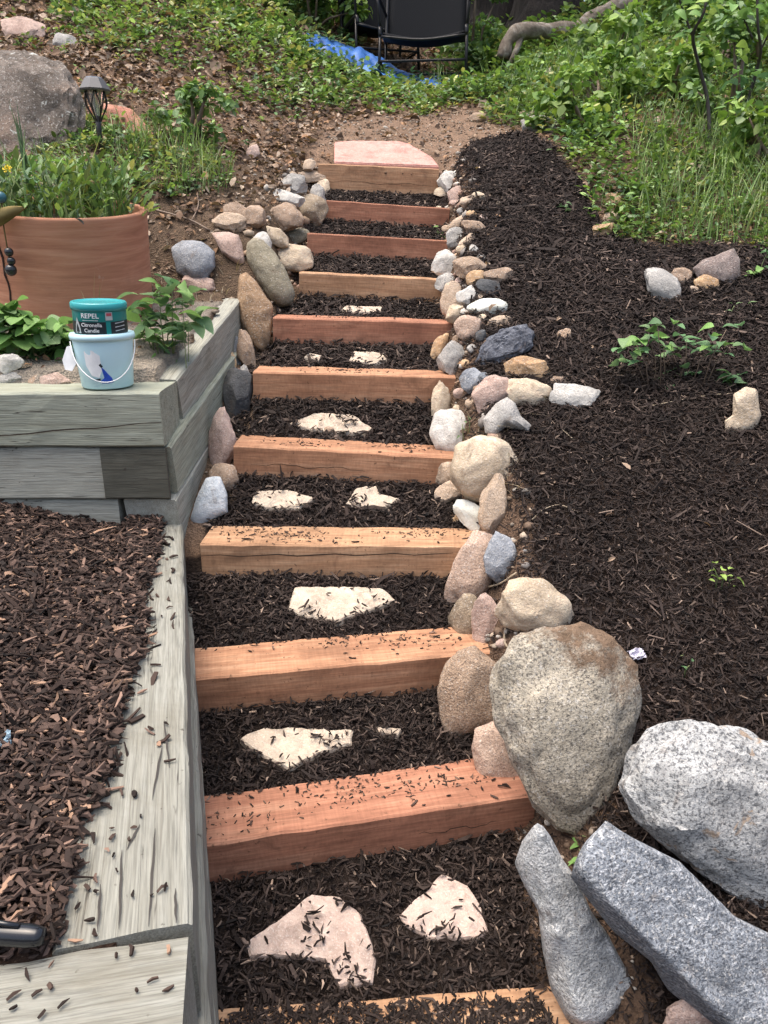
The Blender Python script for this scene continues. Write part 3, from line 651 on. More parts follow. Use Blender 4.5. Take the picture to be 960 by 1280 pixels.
rock(870, 1275, 80, 60, 0, 'pink', 'pinkish beige rock at the bottom edge under the blue grey slab', .2, sub=4, fwd=0)
# --- left side
LF = [
 (316, 192, 15, 19, 0, 'pink', 'small pink pointed stone on the slope left of the topmost step', .6),
 (386, 207, 14, 14, 0, 'tan', 'small tan stone beside the left end of the topmost timber'),
 (384, 221, 40, 14, -5, 'tan', 'flat tan rock on top of the upper left pile', .4),
 (367, 232, 34, 25, 10, 'grey', 'grey tan rock behind the pale white rock of the left pile', .4),
 (357, 249, 39, 21, -12, 'white', 'pale white rock on top of the left pile', .4),
 (405, 236, 14, 21, 0, 'cream', 'small cream stone against the narrow timber end on the left'),
 (398, 245, 17, 25, 15, 'grey', 'small grey stone above the mossy brown rock'),
 (354, 272, 45, 31, -4, 'brown', 'rounded brown rock under the pale white rock', .25),
 (390, 264, 34, 35, 0, 'moss', 'mossy brown round rock beside the narrow timber end', .15),
 (318, 273, 28, 27, 10, 'brown', 'brown rock with a thin root on the left slope', .4),
 (298, 266, 32, 20, -20, 'brown', 'low brown rock highest in the left slope cluster', .3),
 (288, 278, 40, 21, 0, 'tan', 'broad tan brown rock leftmost of the slope cluster', .4),
 (345, 296, 31, 19, -32, 'cream', 'small cream rock slanting down in the left pile', .15),
 (369, 295, 29, 17, 8, 'olive', 'smooth dark green grey rock beside a timber end', .08),
 (328, 303, 21, 21, -30, 'white', 'small white grey stone at the head of the olive rock', .3),
 (366, 322, 45, 31, 0, 'cream', 'round cream rock with dents left of a timber end', .2),
 (248, 356, 34, 20, -10, 'pink', 'pale flat stone in the dirt at the planter end', .4),
 (295, 441, 19, 33, 0, 'blue', 'blue grey stone in the gap beside the planter wall', .4),
 (287, 454, 13, 29, 5, 'orange', 'small orange tan stone against the planter wall', .4),
 (309, 441, 20, 48, 8, 'brown', 'thin brown grey slab stone under the tall brown rock', .5),
 (306, 472, 11, 30, 6, 'grey', 'thin grey sliver stone below the brown slab', .5),
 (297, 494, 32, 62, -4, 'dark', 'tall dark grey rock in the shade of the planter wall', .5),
 (278, 551, 29, 70, -5, 'pink', 'tall pinkish tan rock standing against the planter wall', .3),
 (280, 598, 31, 33, 0, 'brown', 'round grey brown rock behind the pale blue rock', .2),
 (8, 453, 32, 24, 0, 'white', 'white grey rock on top of a flat rock at the planter left edge', .6),
 (9, 474, 34, 18, 10, 'grey', 'flat grey rock lying on the planter at the left edge', .6),
 (67, 476, 33, 22, -8, 'pink', 'rounded pink granite stone on the planter left of the bucket', .4),
 (86, 482, 18, 8, 5, 'cream', 'small flat cream stone touching the bucket side'),
 (46, 479, 18, 16, 0, 'brown', 'small brown stone half in soil on the planter', .4),
 (28, 37, 46, 26, -5, 'pink', 'pale pink brown rock high on the left slope', .4),
 (80, 51, 24, 17, 0, 'grey', 'grey rock beside the pale pink rock high on the left slope', .4),
 (676, 157, 42, 21, -4, 'grey', 'smooth grey rock at the head of the right mulch bed', .15),
 (668, 144, 36, 11, 0, 'brown', 'flat brown rock behind the smooth grey rock', .3),
 (664, 93, 32, 24, -20, 'brown', 'dark brown rock in the weeds below the fallen log, left one', .4),
 (701, 94, 30, 22, 0, 'olive', 'green grey rock in the weeds below the fallen log, right one', .3),
 (757, 133, 16, 13, 0, 'grey', 'small dark grey stone amid the weeds right of the mulch head', .4),
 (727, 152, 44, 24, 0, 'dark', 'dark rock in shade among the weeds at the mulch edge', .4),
 (600, 147, 22, 11, 0, 'brown', 'low grey brown rock at the edge of the dirt landing', .3),
 (765, 250, 20, 15, 0, 'orange', 'upper orange tan stone at the weedy mulch edge', .4),
 (765, 272, 18, 13, 0, 'tan', 'middle tan stone at the weedy mulch edge', .4),
 (755, 288, 26, 18, 15, 'orange', 'lower orange tan stone half under weeds at the mulch edge', .4),
 (950, 60, 30, 20, 0, 'dark', 'dark rock in weeds at the upper right edge', .4),
]
for r_ in LF: rock(r_[0], r_[1], r_[2] * 1.26, r_[3] * 1.2, *r_[4:7], jag=(r_[7] if len(r_) > 7 else .3) + .24, sub=4 if max(r_[2], r_[3]) > 22 else 3)
rock(338, 338, 60, 88, 0, 'olive', 'long olive grey rock leaning beside the upper steps', .3, sub=4, dk=.6,
     outline=[(309, 305), (318, 297), (330, 302), (345, 318), (358, 340), (367, 365), (363, 380), (348, 384), (335, 370), (320, 345), (310, 325)])
rock(287, 311, 38, 42, 0, 'pink', 'flat pink triangular rock at the end of the planter', .4, sub=4, dk=.5,
     outline=[(265, 292), (285, 290), (298, 294), (303, 310), (306, 331), (296, 330), (278, 316)])
rock(243, 326, 56, 52, 0, 'blue', 'large dark grey rock behind the planter end', .4, sub=4,
     outline=[(214, 310), (228, 301), (252, 303), (268, 315), (268, 335), (256, 352), (240, 352), (222, 340)])
rock(320, 392, 42, 104, 0, 'sand', 'tall brown layered rock standing at the planter end', .35, sub=4, dk=.7, foot=.42,
     outline=[(299, 345), (308, 341), (320, 352), (332, 370), (341, 385), (339, 415), (334, 440), (322, 438), (310, 420), (301, 400), (298, 370)])
rock(262, 628, 46, 64, 0, 'skyblue', 'pale blue white rock wedged between the planter wall and a timber', .3, sub=4, dk=.6,
     outline=[(238, 650), (245, 625), (258, 597), (275, 596), (284, 620), (284, 640), (265, 650), (250, 657)])
rock(45, 135, 130, 150, 0, 'boulder', 'large brown lichen spotted boulder behind the terracotta pot', .8, sub=5, dk=.6, foot=.35, fwd=.1, name='boulder', cat='boulder', rough=2.4,
     outline=[(-70, 100), (-40, 70), (0, 63), (40, 68), (75, 82), (95, 105), (105, 140), (100, 175), (85, 205), (40, 215), (-20, 215), (-70, 190)])
rock(158, 154, 74, 50, 0, 'redsand', 'flat red sandstone slab behind the garden lamp', .4, sub=4, dk=.45, foot=.2,
     outline=[(112, 135), (125, 128), (145, 132), (165, 138), (182, 155), (196, 175), (180, 176), (150, 166), (125, 165)])
rock(411, 538, 14, 11, 0, 'brown', 'small brown pebble lying on the pale half moon flagstone', .3, Y=None)

# ------------------------------------------------------------------ flagstones
M_FLAG = m_rock('pale_flagstone', (.58, .49, .385), (.42, .34, .265), (.26, .2, .15), 150, .37, big=12, bump=.35)
M_FLAGP = m_rock('rosy_flagstone', (.57, .45, .385), (.44, .335, .285), (.3, .21, .17), 170, .37, big=12, bump=.3)
M_FLAGR = m_rock('pink_flagstone', (.60, .33, .28), (.50, .26, .215), (.36, .19, .16), 170, .33, bump=.2)
FLAGS = []
def flagstone(poly, m, label, lift=.012, th=.03, slope=None, group='flagstones set in the step treads', edge=.15):
    P3 = [hit(*p) for p in poly]; P3 = np.array(P3); base = P3.mean(0)
    # fit plane, then densify the outline with small chips
    A = np.c_[P3[:, :2] - base[:2], np.ones(len(P3))]; co = np.linalg.lstsq(A, P3[:, 2], rcond=None)[0]
    if slope is not None: co[0], co[1] = slope
    out = []
    rr = random.Random(len(poly) * 31 + int(poly[0][0]))
    for i in range(len(P3)):
        p, q = P3[i], P3[(i + 1) % len(P3)]; ln = np.linalg.norm((q - p)[:2]); k = max(2, int(ln / .012))
        nr = np.array([-(q - p)[1], (q - p)[0]]) / (ln + 1e-9)
        for j in range(k):
            t = j / k; e = (rr.random() - .5) * .018 * edge * 2 if j else 0; out.append((p + (q - p) * t)[:2] + nr * e)
    out = np.array(out); n = len(out); V = []; Fc = []
    zz = lambda xy: co[2] + (xy - base[:2]) @ co[:2] + lift
    for s, dz in ((1, -th), (1, -.004), (.965, .0), (.6, .001), (.3, -.0005)):
        for p in out:
            xy = base[:2] + (p - base[:2]) * s; nzv = .003 * mnoise.noise(Vector((xy[0] * 22, xy[1] * 22, 1))); V.append((xy[0], xy[1], zz(xy) + dz + nzv))
    V.append((base[0], base[1], zz(base[:2])))
    for r0 in range(4):
        for j in range(n): Fc.append((r0 * n + j, r0 * n + (j + 1) % n, (r0 + 1) * n + (j + 1) % n, (r0 + 1) * n + j))
    for j in range(n): Fc.append((4 * n + j, 4 * n + (j + 1) % n, 5 * n))
    V = np.array(V); o3 = np.array([base[0], base[1], zz(base[:2])]); me = mesh_py('flagstone', V - o3, Fc)
    o = link('flagstone', me, m, None, tuple(o3), label=label, cat='flagstone', group=group)
    FLAGS.append((out, lambda x, y, co=co, b=base, l=lift: co[2] + (x - b[0]) * co[0] + (y - b[1]) * co[1] + l)); return o
flagstone([(305, 1185), (352, 1152), (390, 1122), (425, 1125), (452, 1150), (470, 1205), (466, 1232), (425, 1240), (408, 1205), (372, 1200), (312, 1200)], M_FLAGP, 'largest pale pink flagstone on the nearest tread, left one')
flagstone([(497, 1150), (525, 1125), (552, 1098), (585, 1112), (602, 1140), (610, 1168), (595, 1178), (535, 1180), (512, 1165)], M_FLAGP, 'smaller pale pink pointed flagstone on the nearest tread, right one')
flagstone([(300, 928), (330, 915), (385, 916), (442, 917), (440, 935), (405, 945), (360, 966), (330, 950)], M_FLAG, 'cream flagstone with a mulch tuft on the second tread')
flagstone([(470, 915), (502, 916), (498, 924), (474, 922)], M_FLAG, 'small cream flagstone sliver right of the tufted flagstone', edge=.05)
flagstone([(360, 765), (368, 740), (400, 737), (478, 739), (496, 755), (470, 765), (420, 782), (385, 776)], M_FLAG, 'lone cream square flagstone in the middle of its tread')
flagstone([(314, 634), (320, 619), (360, 617), (394, 627), (375, 640), (335, 640)], M_FLAG, 'left cream flagstone of the pair beside the pale blue rock')
flagstone([(432, 634), (445, 614), (470, 612), (476, 622), (500, 628), (480, 638), (450, 640)], M_FLAG, 'right broken cream flagstone of the pair beside the pale blue rock')
flagstone([(362, 533), (392, 521), (440, 522), (466, 540), (455, 546), (400, 543)], M_FLAG, 'pale half moon flagstone carrying a brown pebble')
flagstone([(436, 455), (442, 443), (480, 445), (484, 455), (462, 459)], M_FLAG, 'cream flagstone strip on the tread below the tiny weed')
flagstone([(380, 451), (386, 446), (402, 449), (398, 455)], M_FLAG, 'tiny cream flagstone patch showing through mulch, left of the strip', edge=.05)
flagstone([(425, 392), (432, 386), (478, 387), (476, 394), (445, 395)], M_FLAG, 'narrow pale flagstone sliver on an upper tread', edge=.05)
def top_slab():
    L, Q = TB[10]; zt = (L[2] + Q[2]) / 2; Yb = L[1]
    P = [(418, 203, Yb + .012), (549, 208, Yb + .012), (540, 196, Yb + .09), (512, 180, Yb + .26), (500, 177, Yb + .30), (440, 176, Yb + .31), (418, 178, Yb + .29)]
    V3 = np.array([at_y(*p) for p in P]); n = len(P); out = []
    V = [tuple(v - V3[0]) for v in V3 + np.array([0, 0, .002])] + [tuple(v - V3[0] - np.array([0, -.004, .032])) for v in V3]
    Fc = [tuple(range(n)), tuple(range(2 * n - 1, n - 1, -1))] + [(i, i + n, (i + 1) % n + n, (i + 1) % n) for i in range(n)]
    me = mesh_py('flagstone', V, Fc); bm = bmesh.new(); bm.from_mesh(me); bmesh.ops.recalc_face_normals(bm, faces=bm.faces)
    bmesh.ops.bevel(bm, geom=list(bm.edges), offset=.004, segments=2, affect='EDGES'); bm.to_mesh(me); bm.free()
    link('flagstone', me, M_FLAGR, None, tuple(V3[0]), label='smooth pink flagstone lying on the topmost timber', cat='flagstone', group='flagstones set in the step treads')
top_slab()

# ------------------------------------------------------------------ scattered small geometry: chips, leaves, blades, pebbles
def basis(nrm, yaw, tilt, roll):
    n = len(yaw); c, s = np.cos(yaw), np.sin(yaw)
    X = np.stack([c, s, np.zeros(n)], 1); X = X - (X * nrm).sum(1)[:, None] * nrm; X /= np.linalg.norm(X, axis=1)[:, None]
    Yv = np.cross(nrm, X); ct, st = np.cos(tilt)[:, None], np.sin(tilt)[:, None]
    X2 = X * ct + nrm * st; Z2 = nrm * ct - X * st
    cr, sr = np.cos(roll)[:, None], np.sin(roll)[:, None]
    return X2, Yv * cr + Z2 * sr, Z2 * cr - Yv * sr
def ground_normal(x, y):
    e = .015; nx_ = (hgt(x + e, y) - hgt(x - e, y)) / (2 * e); ny_ = (hgt(x, y + e) - hgt(x, y - e)) / (2 * e)
    nx_ = np.clip(nx_, -.9, .9); ny_ = np.clip(ny_, -.9, .9)
    n = np.stack([-nx_, -ny_, np.ones_like(nx_)], 1); return n / np.linalg.norm(n, axis=1)[:, None]
def chips(name, P, nrm, ln, wd, th, cols, tilt=.28, bent=True):
    n = len(P); X, Yv, Zv = basis(nrm, rng.random(n) * 6.283, rng.normal(0, tilt, n), rng.normal(0, .45, n))
    if bent:
        xs = np.array([-.5, -.5, -.5, -.5, 0, 0, 0, 0, .5, .5, .5, .5]); ys = np.array([-1, 1, 1, -1] * 3) * .5; zs = np.array([-1, -1, 1, 1] * 3) * .5
        F0 = [(0, 1, 2, 3), (11, 10, 9, 8)]
        for k in (0, 4):
            for j in range(4): F0.append((k + j, k + (j + 1) % 4, k + 4 + (j + 1) % 4, k + 4 + j)[::-1])
        tap = np.stack([rng.uniform(.25, 1, n), np.ones(n), rng.uniform(.15, .9, n)], 1); tapv = np.repeat(tap, 4, axis=1)
        bend = rng.normal(0, .10, n)[:, None] * np.array([0] * 4 + [1] * 4 + [0] * 4)[None]; bendy = rng.normal(0, .09, n)[:, None] * np.array([0] * 4 + [1] * 4 + [0] * 4)[None]
    else:
        xs = np.array([-.5] * 4 + [.5] * 4); ys = np.array([-1, 1, 1, -1] * 2) * .5; zs = np.array([-1, -1, 1, 1] * 2) * .5
        F0 = [(0, 1, 2, 3), (7, 6, 5, 4)] + [(j, (j + 1) % 4, 4 + (j + 1) % 4, 4 + j)[::-1] for j in range(4)]
        tapv = np.repeat(np.stack([rng.uniform(.3, 1, n), rng.uniform(.3, 1, n)], 1), 4, axis=1); bend = 0; bendy = 0
    k = len(xs)
    lx = ln[:, None] * xs[None]; ly = wd[:, None] * ys[None] * tapv + bendy * ln[:, None]; lz = th[:, None] * zs[None] * tapv + bend * ln[:, None]
    V = P[:, None, :] + lx[..., None] * X[:, None] + ly[..., None] * Yv[:, None] + lz[..., None] * Zv[:, None]
    Fc = (np.arange(n)[:, None, None] * k + np.array(F0)[None]).reshape(-1, 4)
    return mesh_np(name, V.reshape(-1, 3), Fc, np.repeat(cols, k, axis=0), False)
def pick(pal, n, jit=.3, wts=None):
    p = np.array(pal); i = rng.choice(len(p), n, p=wts); return np.clip(p[i] * (1 + rng.normal(0, jit, n))[:, None], .004, 1)
def on_flag(x, y):
    m = np.zeros(len(x), bool)
    for poly, zf in FLAGS: m |= inpoly(x, y, poly)
    return m
MULCH_DARK = [(.020, .014, .012), (.030, .021, .0175), (.042, .030, .025), (.066, .048, .040), (.11, .082, .067), (.24, .18, .14)]
def blotch(x, y): return (.62 + .8 * (.6 * VN(x * 5.5, y * 5.5) + .4 * VN2(x * 15, y * 15)))[:, None]
def mixed(n, p=.07): return np.where(rng.random(n) < p, rng.uniform(1.4, 2.3, n), 1.0)
# density falls with distance: far chips are only a pixel or two across
def sample(x0, x1, y0, y1, n): return rng.uniform(x0, x1, n), rng.uniform(y0, y1, n)
x, y = sample(-.7, .75, .45, 3.95, 190000); z = hgt(x, y); st, br, bl, plz, pa, xr, xl, px, py = zones(x, y, z)
keep = st & (px > -20) & (px < 980) & (py < 1330)
top = np.zeros(len(x), bool)                        # skip what would land inside a timber
for L, Q in TB:
    t = np.clip((x - L[0]) / (Q[0] - L[0]), -.3, 1.3); yf = L[1] + t * (Q[1] - L[1]); top |= (y > yf - .003) & (y < yf + TW - .015 + .03 * (VN(x * 22, y * 5) - .5))
low = (y < 1.05) & (VN2(x * 14, y * 14) + .9 * smooth(.22, .04, x) > .42)     # the lowest timber is half buried
keep &= ~(top & ~low) & (rng.random(len(x)) < np.where(low & top, 1., np.where(y < 2, .8, .6)))
fl = on_flag(x, y)
keep &= ~(fl & (rng.random(len(x)) < .972 - .25 * (VN2(x * 17, y * 17) > .68)))
x, y, z, fl, low_ = x[keep], y[keep], z[keep], fl[keep], (low & top)[keep]
lift = rng.random(len(x)) ** 1.5 * .020; n = len(x)
z = z + lift; z = np.where(low_, np.maximum(z, .004), z); z = np.where(fl, z + .012, z)
P = np.stack([x, y, z], 1); sc = np.clip(y / 2, .8, 1.25) * mixed(n, .05)
link('bark_mulch', chips('bark_mulch', P, ground_normal(x, y), rng.gamma(3, .0046, n) * sc + .004, rng.uniform(.0020, .0055, n) * sc, rng.uniform(.0012, .0035, n),
     pick(MULCH_DARK, n, .3, [.30, .33, .22, .09, .04, .02]) * blotch(x, y), .3), M_CHIP, label='dark shredded bark mulch on the stair treads', cat='mulch', kind='stuff')
x, y = sample(.0, 2.2, .8, 4.3, 300000); z = hgt(x, y); st, br, bl, plz, pa, xr, xl, px, py = zones(x, y, z)
edge = smooth(.0, .16, x - xr - .02)
keep = br & (px < 985) & (py < 1320) & (rng.random(len(x)) < np.where(y > 1.75, edge ** 1.2, np.maximum(edge, .25))) & (rng.random(len(x)) < np.interp(y, [1, 2, 3.5], [.8, .7, .55]))
x, y, z = x[keep], y[keep], z[keep]; n = len(x); sc = np.clip(y / 2.0, .85, 1.5) * mixed(n, .05)
P = np.stack([x, y, z + rng.random(n) ** 1.4 * .022], 1)
link('bark_mulch', chips('bark_mulch', P, ground_normal(x, y), (rng.gamma(3, .0048, n) + .004) * sc, rng.uniform(.0020, .0060, n) * sc, rng.uniform(.0012, .0035, n),
     pick(MULCH_DARK, n, .3, [.28, .34, .24, .09, .035, .015]) * blotch(x, y), .32, False), M_CHIP, label='dark bark mulch covering the sloping bed right of the stair', cat='mulch', kind='stuff')
# left bed: coarser, browner chips that spill over the grey beam
x, y = sample(-1.25, -.1, .5, 1.93, 80000); wx = wall_x(y)
spill = wx - .085 - .03 + np.interp(y, [.55, .75, 1.0, 1.3, 1.6, 1.9], [-.026, -.02, .012, .03, .05, .075]) + .03 * (VN(y * 9 + 3, y * 0) - .5) + .02 * (VN2(x * 30, y * 30) - .5)
xc2 = np.where(y < NB0[1] + (x - NB0[0]) * (NB1[1] - NB0[1]) / (NB1[0] - NB0[0]) + .004, -9, spill)
keep = ((x < xc2) | ((x < wx - .012) & (y > .66) & (rng.random(len(x)) < .03 * np.exp(-(x - xc2) / .035)))) & (rng.random(len(x)) < .92)
x, y = x[keep], y[keep]; n = len(x); onb = x > wall_x(y) - BW
z = np.where(onb, BED + .003, hgt(x, y)) + rng.random(n) ** 1.3 * np.where(x < xc2[keep], .024, .002)
nn = np.where(onb[:, None], np.array([[0, 0, 1.]]), ground_normal(x, y))
MULCH_BROWN = [(.028, .019, .0155), (.046, .030, .024), (.075, .049, .039), (.118, .078, .061), (.20, .13, .098), (.36, .23, .155)]
link('bark_mulch', chips('bark_mulch', np.stack([x, y, z], 1), nn, (rng.gamma(4, .0042, n) + .005) * mixed(n, .05) * np.interp(y, [.6, 1.1], [.75, 1.]), .002 + rng.gamma(2.3, .0014, n) * np.interp(y, [.6, 1.1], [.8, 1.]), rng.uniform(.0015, .0045, n),
     pick(MULCH_BROWN, n, .3, [.24, .30, .24, .13, .06, .03]) * blotch(x, y), .3), M_CHIP, label='coarse brown bark mulch in the lower left bed, spilling onto the beam', cat='mulch', kind='stuff')
# loose chips lying on the grey beams and on the timbers
P = []; L_ = []
def loose(px, py, z, s): P.append(at_z(px, py, z)); L_.append(s)
for a in [(205, 1115), (212, 1108), (195, 1118), (120, 1120), (98, 1128), (115, 1148), (108, 1110), (126, 1108), (150, 1092), (158, 1052), (140, 1070), (145, 1040), (165, 1035), (175, 1020), (130, 1060), (118, 1165), (160, 1190), (150, 1195),
          (195, 1225), (208, 1232), (30, 1220), (45, 1240), (48, 1262), (40, 1200), (78, 1248), (20, 1245), (70, 1205), (215, 1192), (175, 1240), (90, 1180), (62, 1228), (12, 1262), (190, 905), (212, 908), (205, 770), (215, 765), (196, 830), (210, 950)]: loose(a[0] + random.uniform(-6, 6), a[1] + random.uniform(-6, 6), BED + .004, random.uniform(.3, .72))
for L, Q in TB[1:]:
    k_ = {1: 42, 2: 14, 3: 34, 4: 10}.get([i for i, t in enumerate(TB) if t[0] is L][0], 6)
    for _ in range(k_):
        t = random.uniform(.03, .97); s = TW * (1 - random.random() ** 1.6 * .95); p = L + (Q - L) * t; P.append(np.array([p[0], p[1] + s, p[2] + .003])); L_.append(random.uniform(.4, .9))
P = np.array(P); L_ = np.array(L_); n = len(P)
link('bark_mulch', chips('bark_mulch', P, np.tile([[0, 0, 1.]], (n, 1)), (rng.gamma(4, .004, n) + .006) * L_, rng.uniform(.003, .007, n) * L_, rng.uniform(.002, .004, n),
     pick(MULCH_BROWN, n, .3, [.35, .3, .15, .1, .07, .03]), .08), M_CHIP, label='stray bark chips lying on the grey beams and timber steps', cat='mulch', kind='stuff')

# crumbs of mulch and soil in drifts on the timber tops and flagstones
P = []; S = []
for i_, t0, s0, k_ in ((3, .30, .06, 130), (3, .18, .10, 60), (1, .45, .09, 90), (1, .75, .08, 80), (1, .12, .06, 60), (2, .5, .11, 60), (2, .85, .08, 70), (4, .3, .06, 70), (5, .5, .07, 60), (4, .8, .09, 60), (6, .4, .08, 40), (7, .5, .08, 30), (3, .85, .09, 90)):
    L, Q = TB[i_]
    for _ in range(k_):
        t = min(.99, max(.01, random.gauss(t0, .10))); sy = min(TW - .004, max(.004, random.gauss(s0, .022))); p = L + (Q - L) * t; P.append((p[0], p[1] + sy, p[2] + .0015)); S.append(random.uniform(.3, 1))
P = np.array(P); S = np.array(S); n = len(P)
link('soil_crumbs', chips('soil_crumbs', P, np.tile([[0, 0, 1.]], (n, 1)), .010 * S, .004 * S, .0025 * S, pick([(.05, .035, .027), (.09, .06, .045), (.035, .025, .02), (.16, .11, .08)], n, .2), .1, False), M_CHIP, label='crumbs of soil and mulch drifted on the step timbers', cat='mulch', kind='stuff')
# pebbles and grit along both borders
def pebbles(name, P, s, cols, label):
    V0, F0 = ico(1); n = len(P); k = len(V0); A = rng.normal(1, .25, (n, 1, 3)).clip(.5, 1.5)
    th = rng.random(n) * 6.283; c, s_ = np.cos(th), np.sin(th); W = V0[None] * A * s[:, None, None] * (1 + rng.normal(0, .09, (n, k, 1)))
    W2 = np.stack([W[..., 0] * c[:, None] - W[..., 1] * s_[:, None], W[..., 0] * s_[:, None] + W[..., 1] * c[:, None], W[..., 2] * .7], -1)
    V = (W2 + P[:, None]).reshape(-1, 3); Fc = (np.arange(n)[:, None, None] * k + F0[None]).reshape(-1, 3)
    return link(name, mesh_np(name, V, Fc, np.repeat(cols, k, axis=0), True), M_PEB, label=label, cat='gravel', kind='stuff')
x, y = sample(-.9, .9, .8, 5.2, 60000); z = hgt(x, y); st, br, bl, plz, pa, xr, xl, px, py = zones(x, y, z)
sr = (x > xr - .01) & (x < xr + .13) & (y < 3.9) & (rng.random(len(x)) < .30); sl = (x < xl) & (x > xl - .35) & (y > 2.1) & (y < 4) & ~plz & (rng.random(len(x)) < .12)
keep = (sr | sl | (pa & (rng.random(len(x)) < .25))) & (y < 5.2); x, y, z = x[keep], y[keep], z[keep]; n = len(x)
pebbles('gravel', np.stack([x, y, z + .002], 1), rng.gamma(2.5, .0013, n) + .0008, pick([(.2, .14, .1), (.32, .24, .17), (.42, .35, .28), (.14, .1, .07), (.5, .46, .4)], n, .2), 'grit and small pebbles along the stair borders and landing')

x, y = sample(-.9, .75, 1.2, 4.0, 9000); z = hgt(x, y); st, br, bl, plz, pa, xr, xl, px, py = zones(x, y, z)
keep = ((x > xr - .01) & (x < xr + .10 + .08 * VN2(x * 8, y * 8)) & (rng.random(len(x)) < .22)) | ((x < xl) & (x > xl - .22) & (y > 2.0) & ~plz & (rng.random(len(x)) < .22)); x, y, z = x[keep], y[keep], z[keep]; n = len(x)
pebbles('gravel', np.stack([x, y, z + .003], 1), rng.gamma(4, .0022, n) + .003, pick([(.2, .14, .1), (.36, .26, .18), (.47, .38, .29), (.25, .23, .21), (.55, .51, .45), (.40, .27, .21)], n, .2), 'small loose stones filling the gaps between the border rocks')

LEAF_B = np.array([(0, 0, 0), (.3, -.5, .06), (.3, 0, 0), (.3, .5, .06), (.68, -.42, .03), (.68, 0, -.02), (.68, .42, .03), (1, 0, -.1)])
LEAF_F = [(0, 1, 2), (0, 2, 3), (1, 4, 5), (1, 5, 2), (2, 5, 6), (2, 6, 3), (4, 7, 5), (5, 7, 6)]
def leaves(P, nrm, yaw, tilt, ln, wd, cols, roll=.3, curl=1.0):
    n = len(P); X, Yv, Zv = basis(nrm, yaw, tilt, rng.normal(0, roll, n)); k = 8
    cu = rng.normal(curl, .8, n)[:, None]
    V = P[:, None] + (LEAF_B[None, :, 0:1] * ln[:, None, None]) * X[:, None] + (LEAF_B[None, :, 1:2] * wd[:, None, None]) * Yv[:, None] + ((LEAF_B[None, :, 2] * cu) * ln[:, None])[..., None] * Zv[:, None]
    Fc = (np.arange(n)[:, None, None] * k + np.array(LEAF_F)[None]).reshape(-1, 3)
    return V.reshape(-1, 3), Fc, np.repeat(cols, k, axis=0)
def blades(P, h, wd, lean, cols):
    n = len(P); a = rng.random(n) * 6.283; dx = np.stack([np.cos(a), np.sin(a), np.zeros(n)], 1); sx = np.stack([-np.sin(a), np.cos(a), np.zeros(n)], 1); V = []
    for t in (0, .35, .7, 1.):
        c = P + np.array([0, 0, 1.]) * (h * t * (1 - .25 * lean * t))[:, None] + dx * (h * lean * t * t)[:, None]; w_ = (wd * (1 - t) ** .6 * .5 + 2e-4)[:, None]
        V += [c - sx * w_, c + sx * w_]
    V = np.stack(V, 1); F0 = np.array([(0, 1, 3, 2), (2, 3, 5, 4), (4, 5, 7, 6)])
    return V.reshape(-1, 3), (np.arange(n)[:, None, None] * 8 + F0[None]).reshape(-1, 4), np.repeat(cols, 8, axis=0)
def quads_to_tris(F4): return np.concatenate([F4[:, [0, 1, 2]], F4[:, [0, 2, 3]]])
def join(parts):
    V = []; Fc = []; Cc = []; o = 0
    for v, f_, c in parts:
        if f_.shape[1] == 4: f_ = quads_to_tris(f_)
        V.append(v); Fc.append(f_ + o); Cc.append(c); o += len(v)
    return np.concatenate(V), np.concatenate(Fc), np.concatenate(Cc)
def rosettes(x, y, z, nl, ln, hgt_, pal, wts=None, jit=.38, ratio=.55, up=.45):
    """low plants: nl leaves round each site, at mixed heights"""
    n = len(x) * nl; X = np.repeat(x, nl); Yq = np.repeat(y, nl); Zq = np.repeat(z, nl); s = np.repeat(ln if isinstance(ln, np.ndarray) else np.full(len(x), ln), nl) * rng.uniform(.6, 1.25, n)
    H = np.repeat(hgt_ if isinstance(hgt_, np.ndarray) else np.full(len(x), hgt_), nl)
    a = rng.random(n) * 6.283; r_ = rng.random(n) * H * .8
    P = np.stack([X + np.cos(a) * r_, Yq + np.sin(a) * r_, Zq + H * rng.random(n) ** .8], 1)
    base = pick(pal, len(x), .12, wts); cols = np.clip(np.repeat(base, nl, axis=0) * (1 + rng.normal(0, jit, n))[:, None], .005, 1)
    return leaves(P, np.tile([[0, 0, 1.]], (n, 1)), a, rng.normal(up * .5, .35, n), s, s * ratio * rng.uniform(.8, 1.2, n), cols)
GREENS = [(.15, .27, .09), (.20, .33, .10), (.10, .19, .07), (.24, .37, .11), (.14, .25, .13), (.28, .39, .19), (.34, .36, .15)]
# leaf litter: brown curled leaves over the hillside
x, y = sample(-4.2, 4.2, 2.0, 9.5, 230000); z = hgt(x, y); st, br, bl, plz, pa, xr, xl, px, py = zones(x, y, z)
dens = np.where(x < xl, .75, .45) * np.where(pa, .22, 1) * (.35 + .9 * VN(x * 2.5, y * 2.5)) * np.where((y < 2.8), .35, 1)
keep = ~st & ~br & ~bl & (px > -40) & (px < 1000) & (py > -40) & (rng.random(len(x)) < dens) & ~((x > side_x(y)-.14) & (y < 3.1) & (x < xl))
x, y, z = x[keep], y[keep], z[keep]; n = len(x); s = rng.gamma(5, .0058, n) * np.clip(y / 4.5, .6, 1.5)
LIT = [(.24, .16, .11), (.34, .25, .18), (.16, .105, .075), (.44, .35, .27), (.10, .068, .05), (.36, .22, .13)]
v, f_, c = leaves(np.stack([x, y, z + .004 + rng.random(n) * .012], 1), ground_normal(x, y), rng.random(n) * 6.283, rng.normal(0, .35, n), s, s * rng.uniform(.4, .7, n), pick(LIT, n, .25), .6, 2.0)
link('leaf_litter', mesh_np('leaf_litter', v, f_, c), M_LITTER, label='dry brown leaf litter scattered over the hillside', cat='leaf litter', kind='stuff')

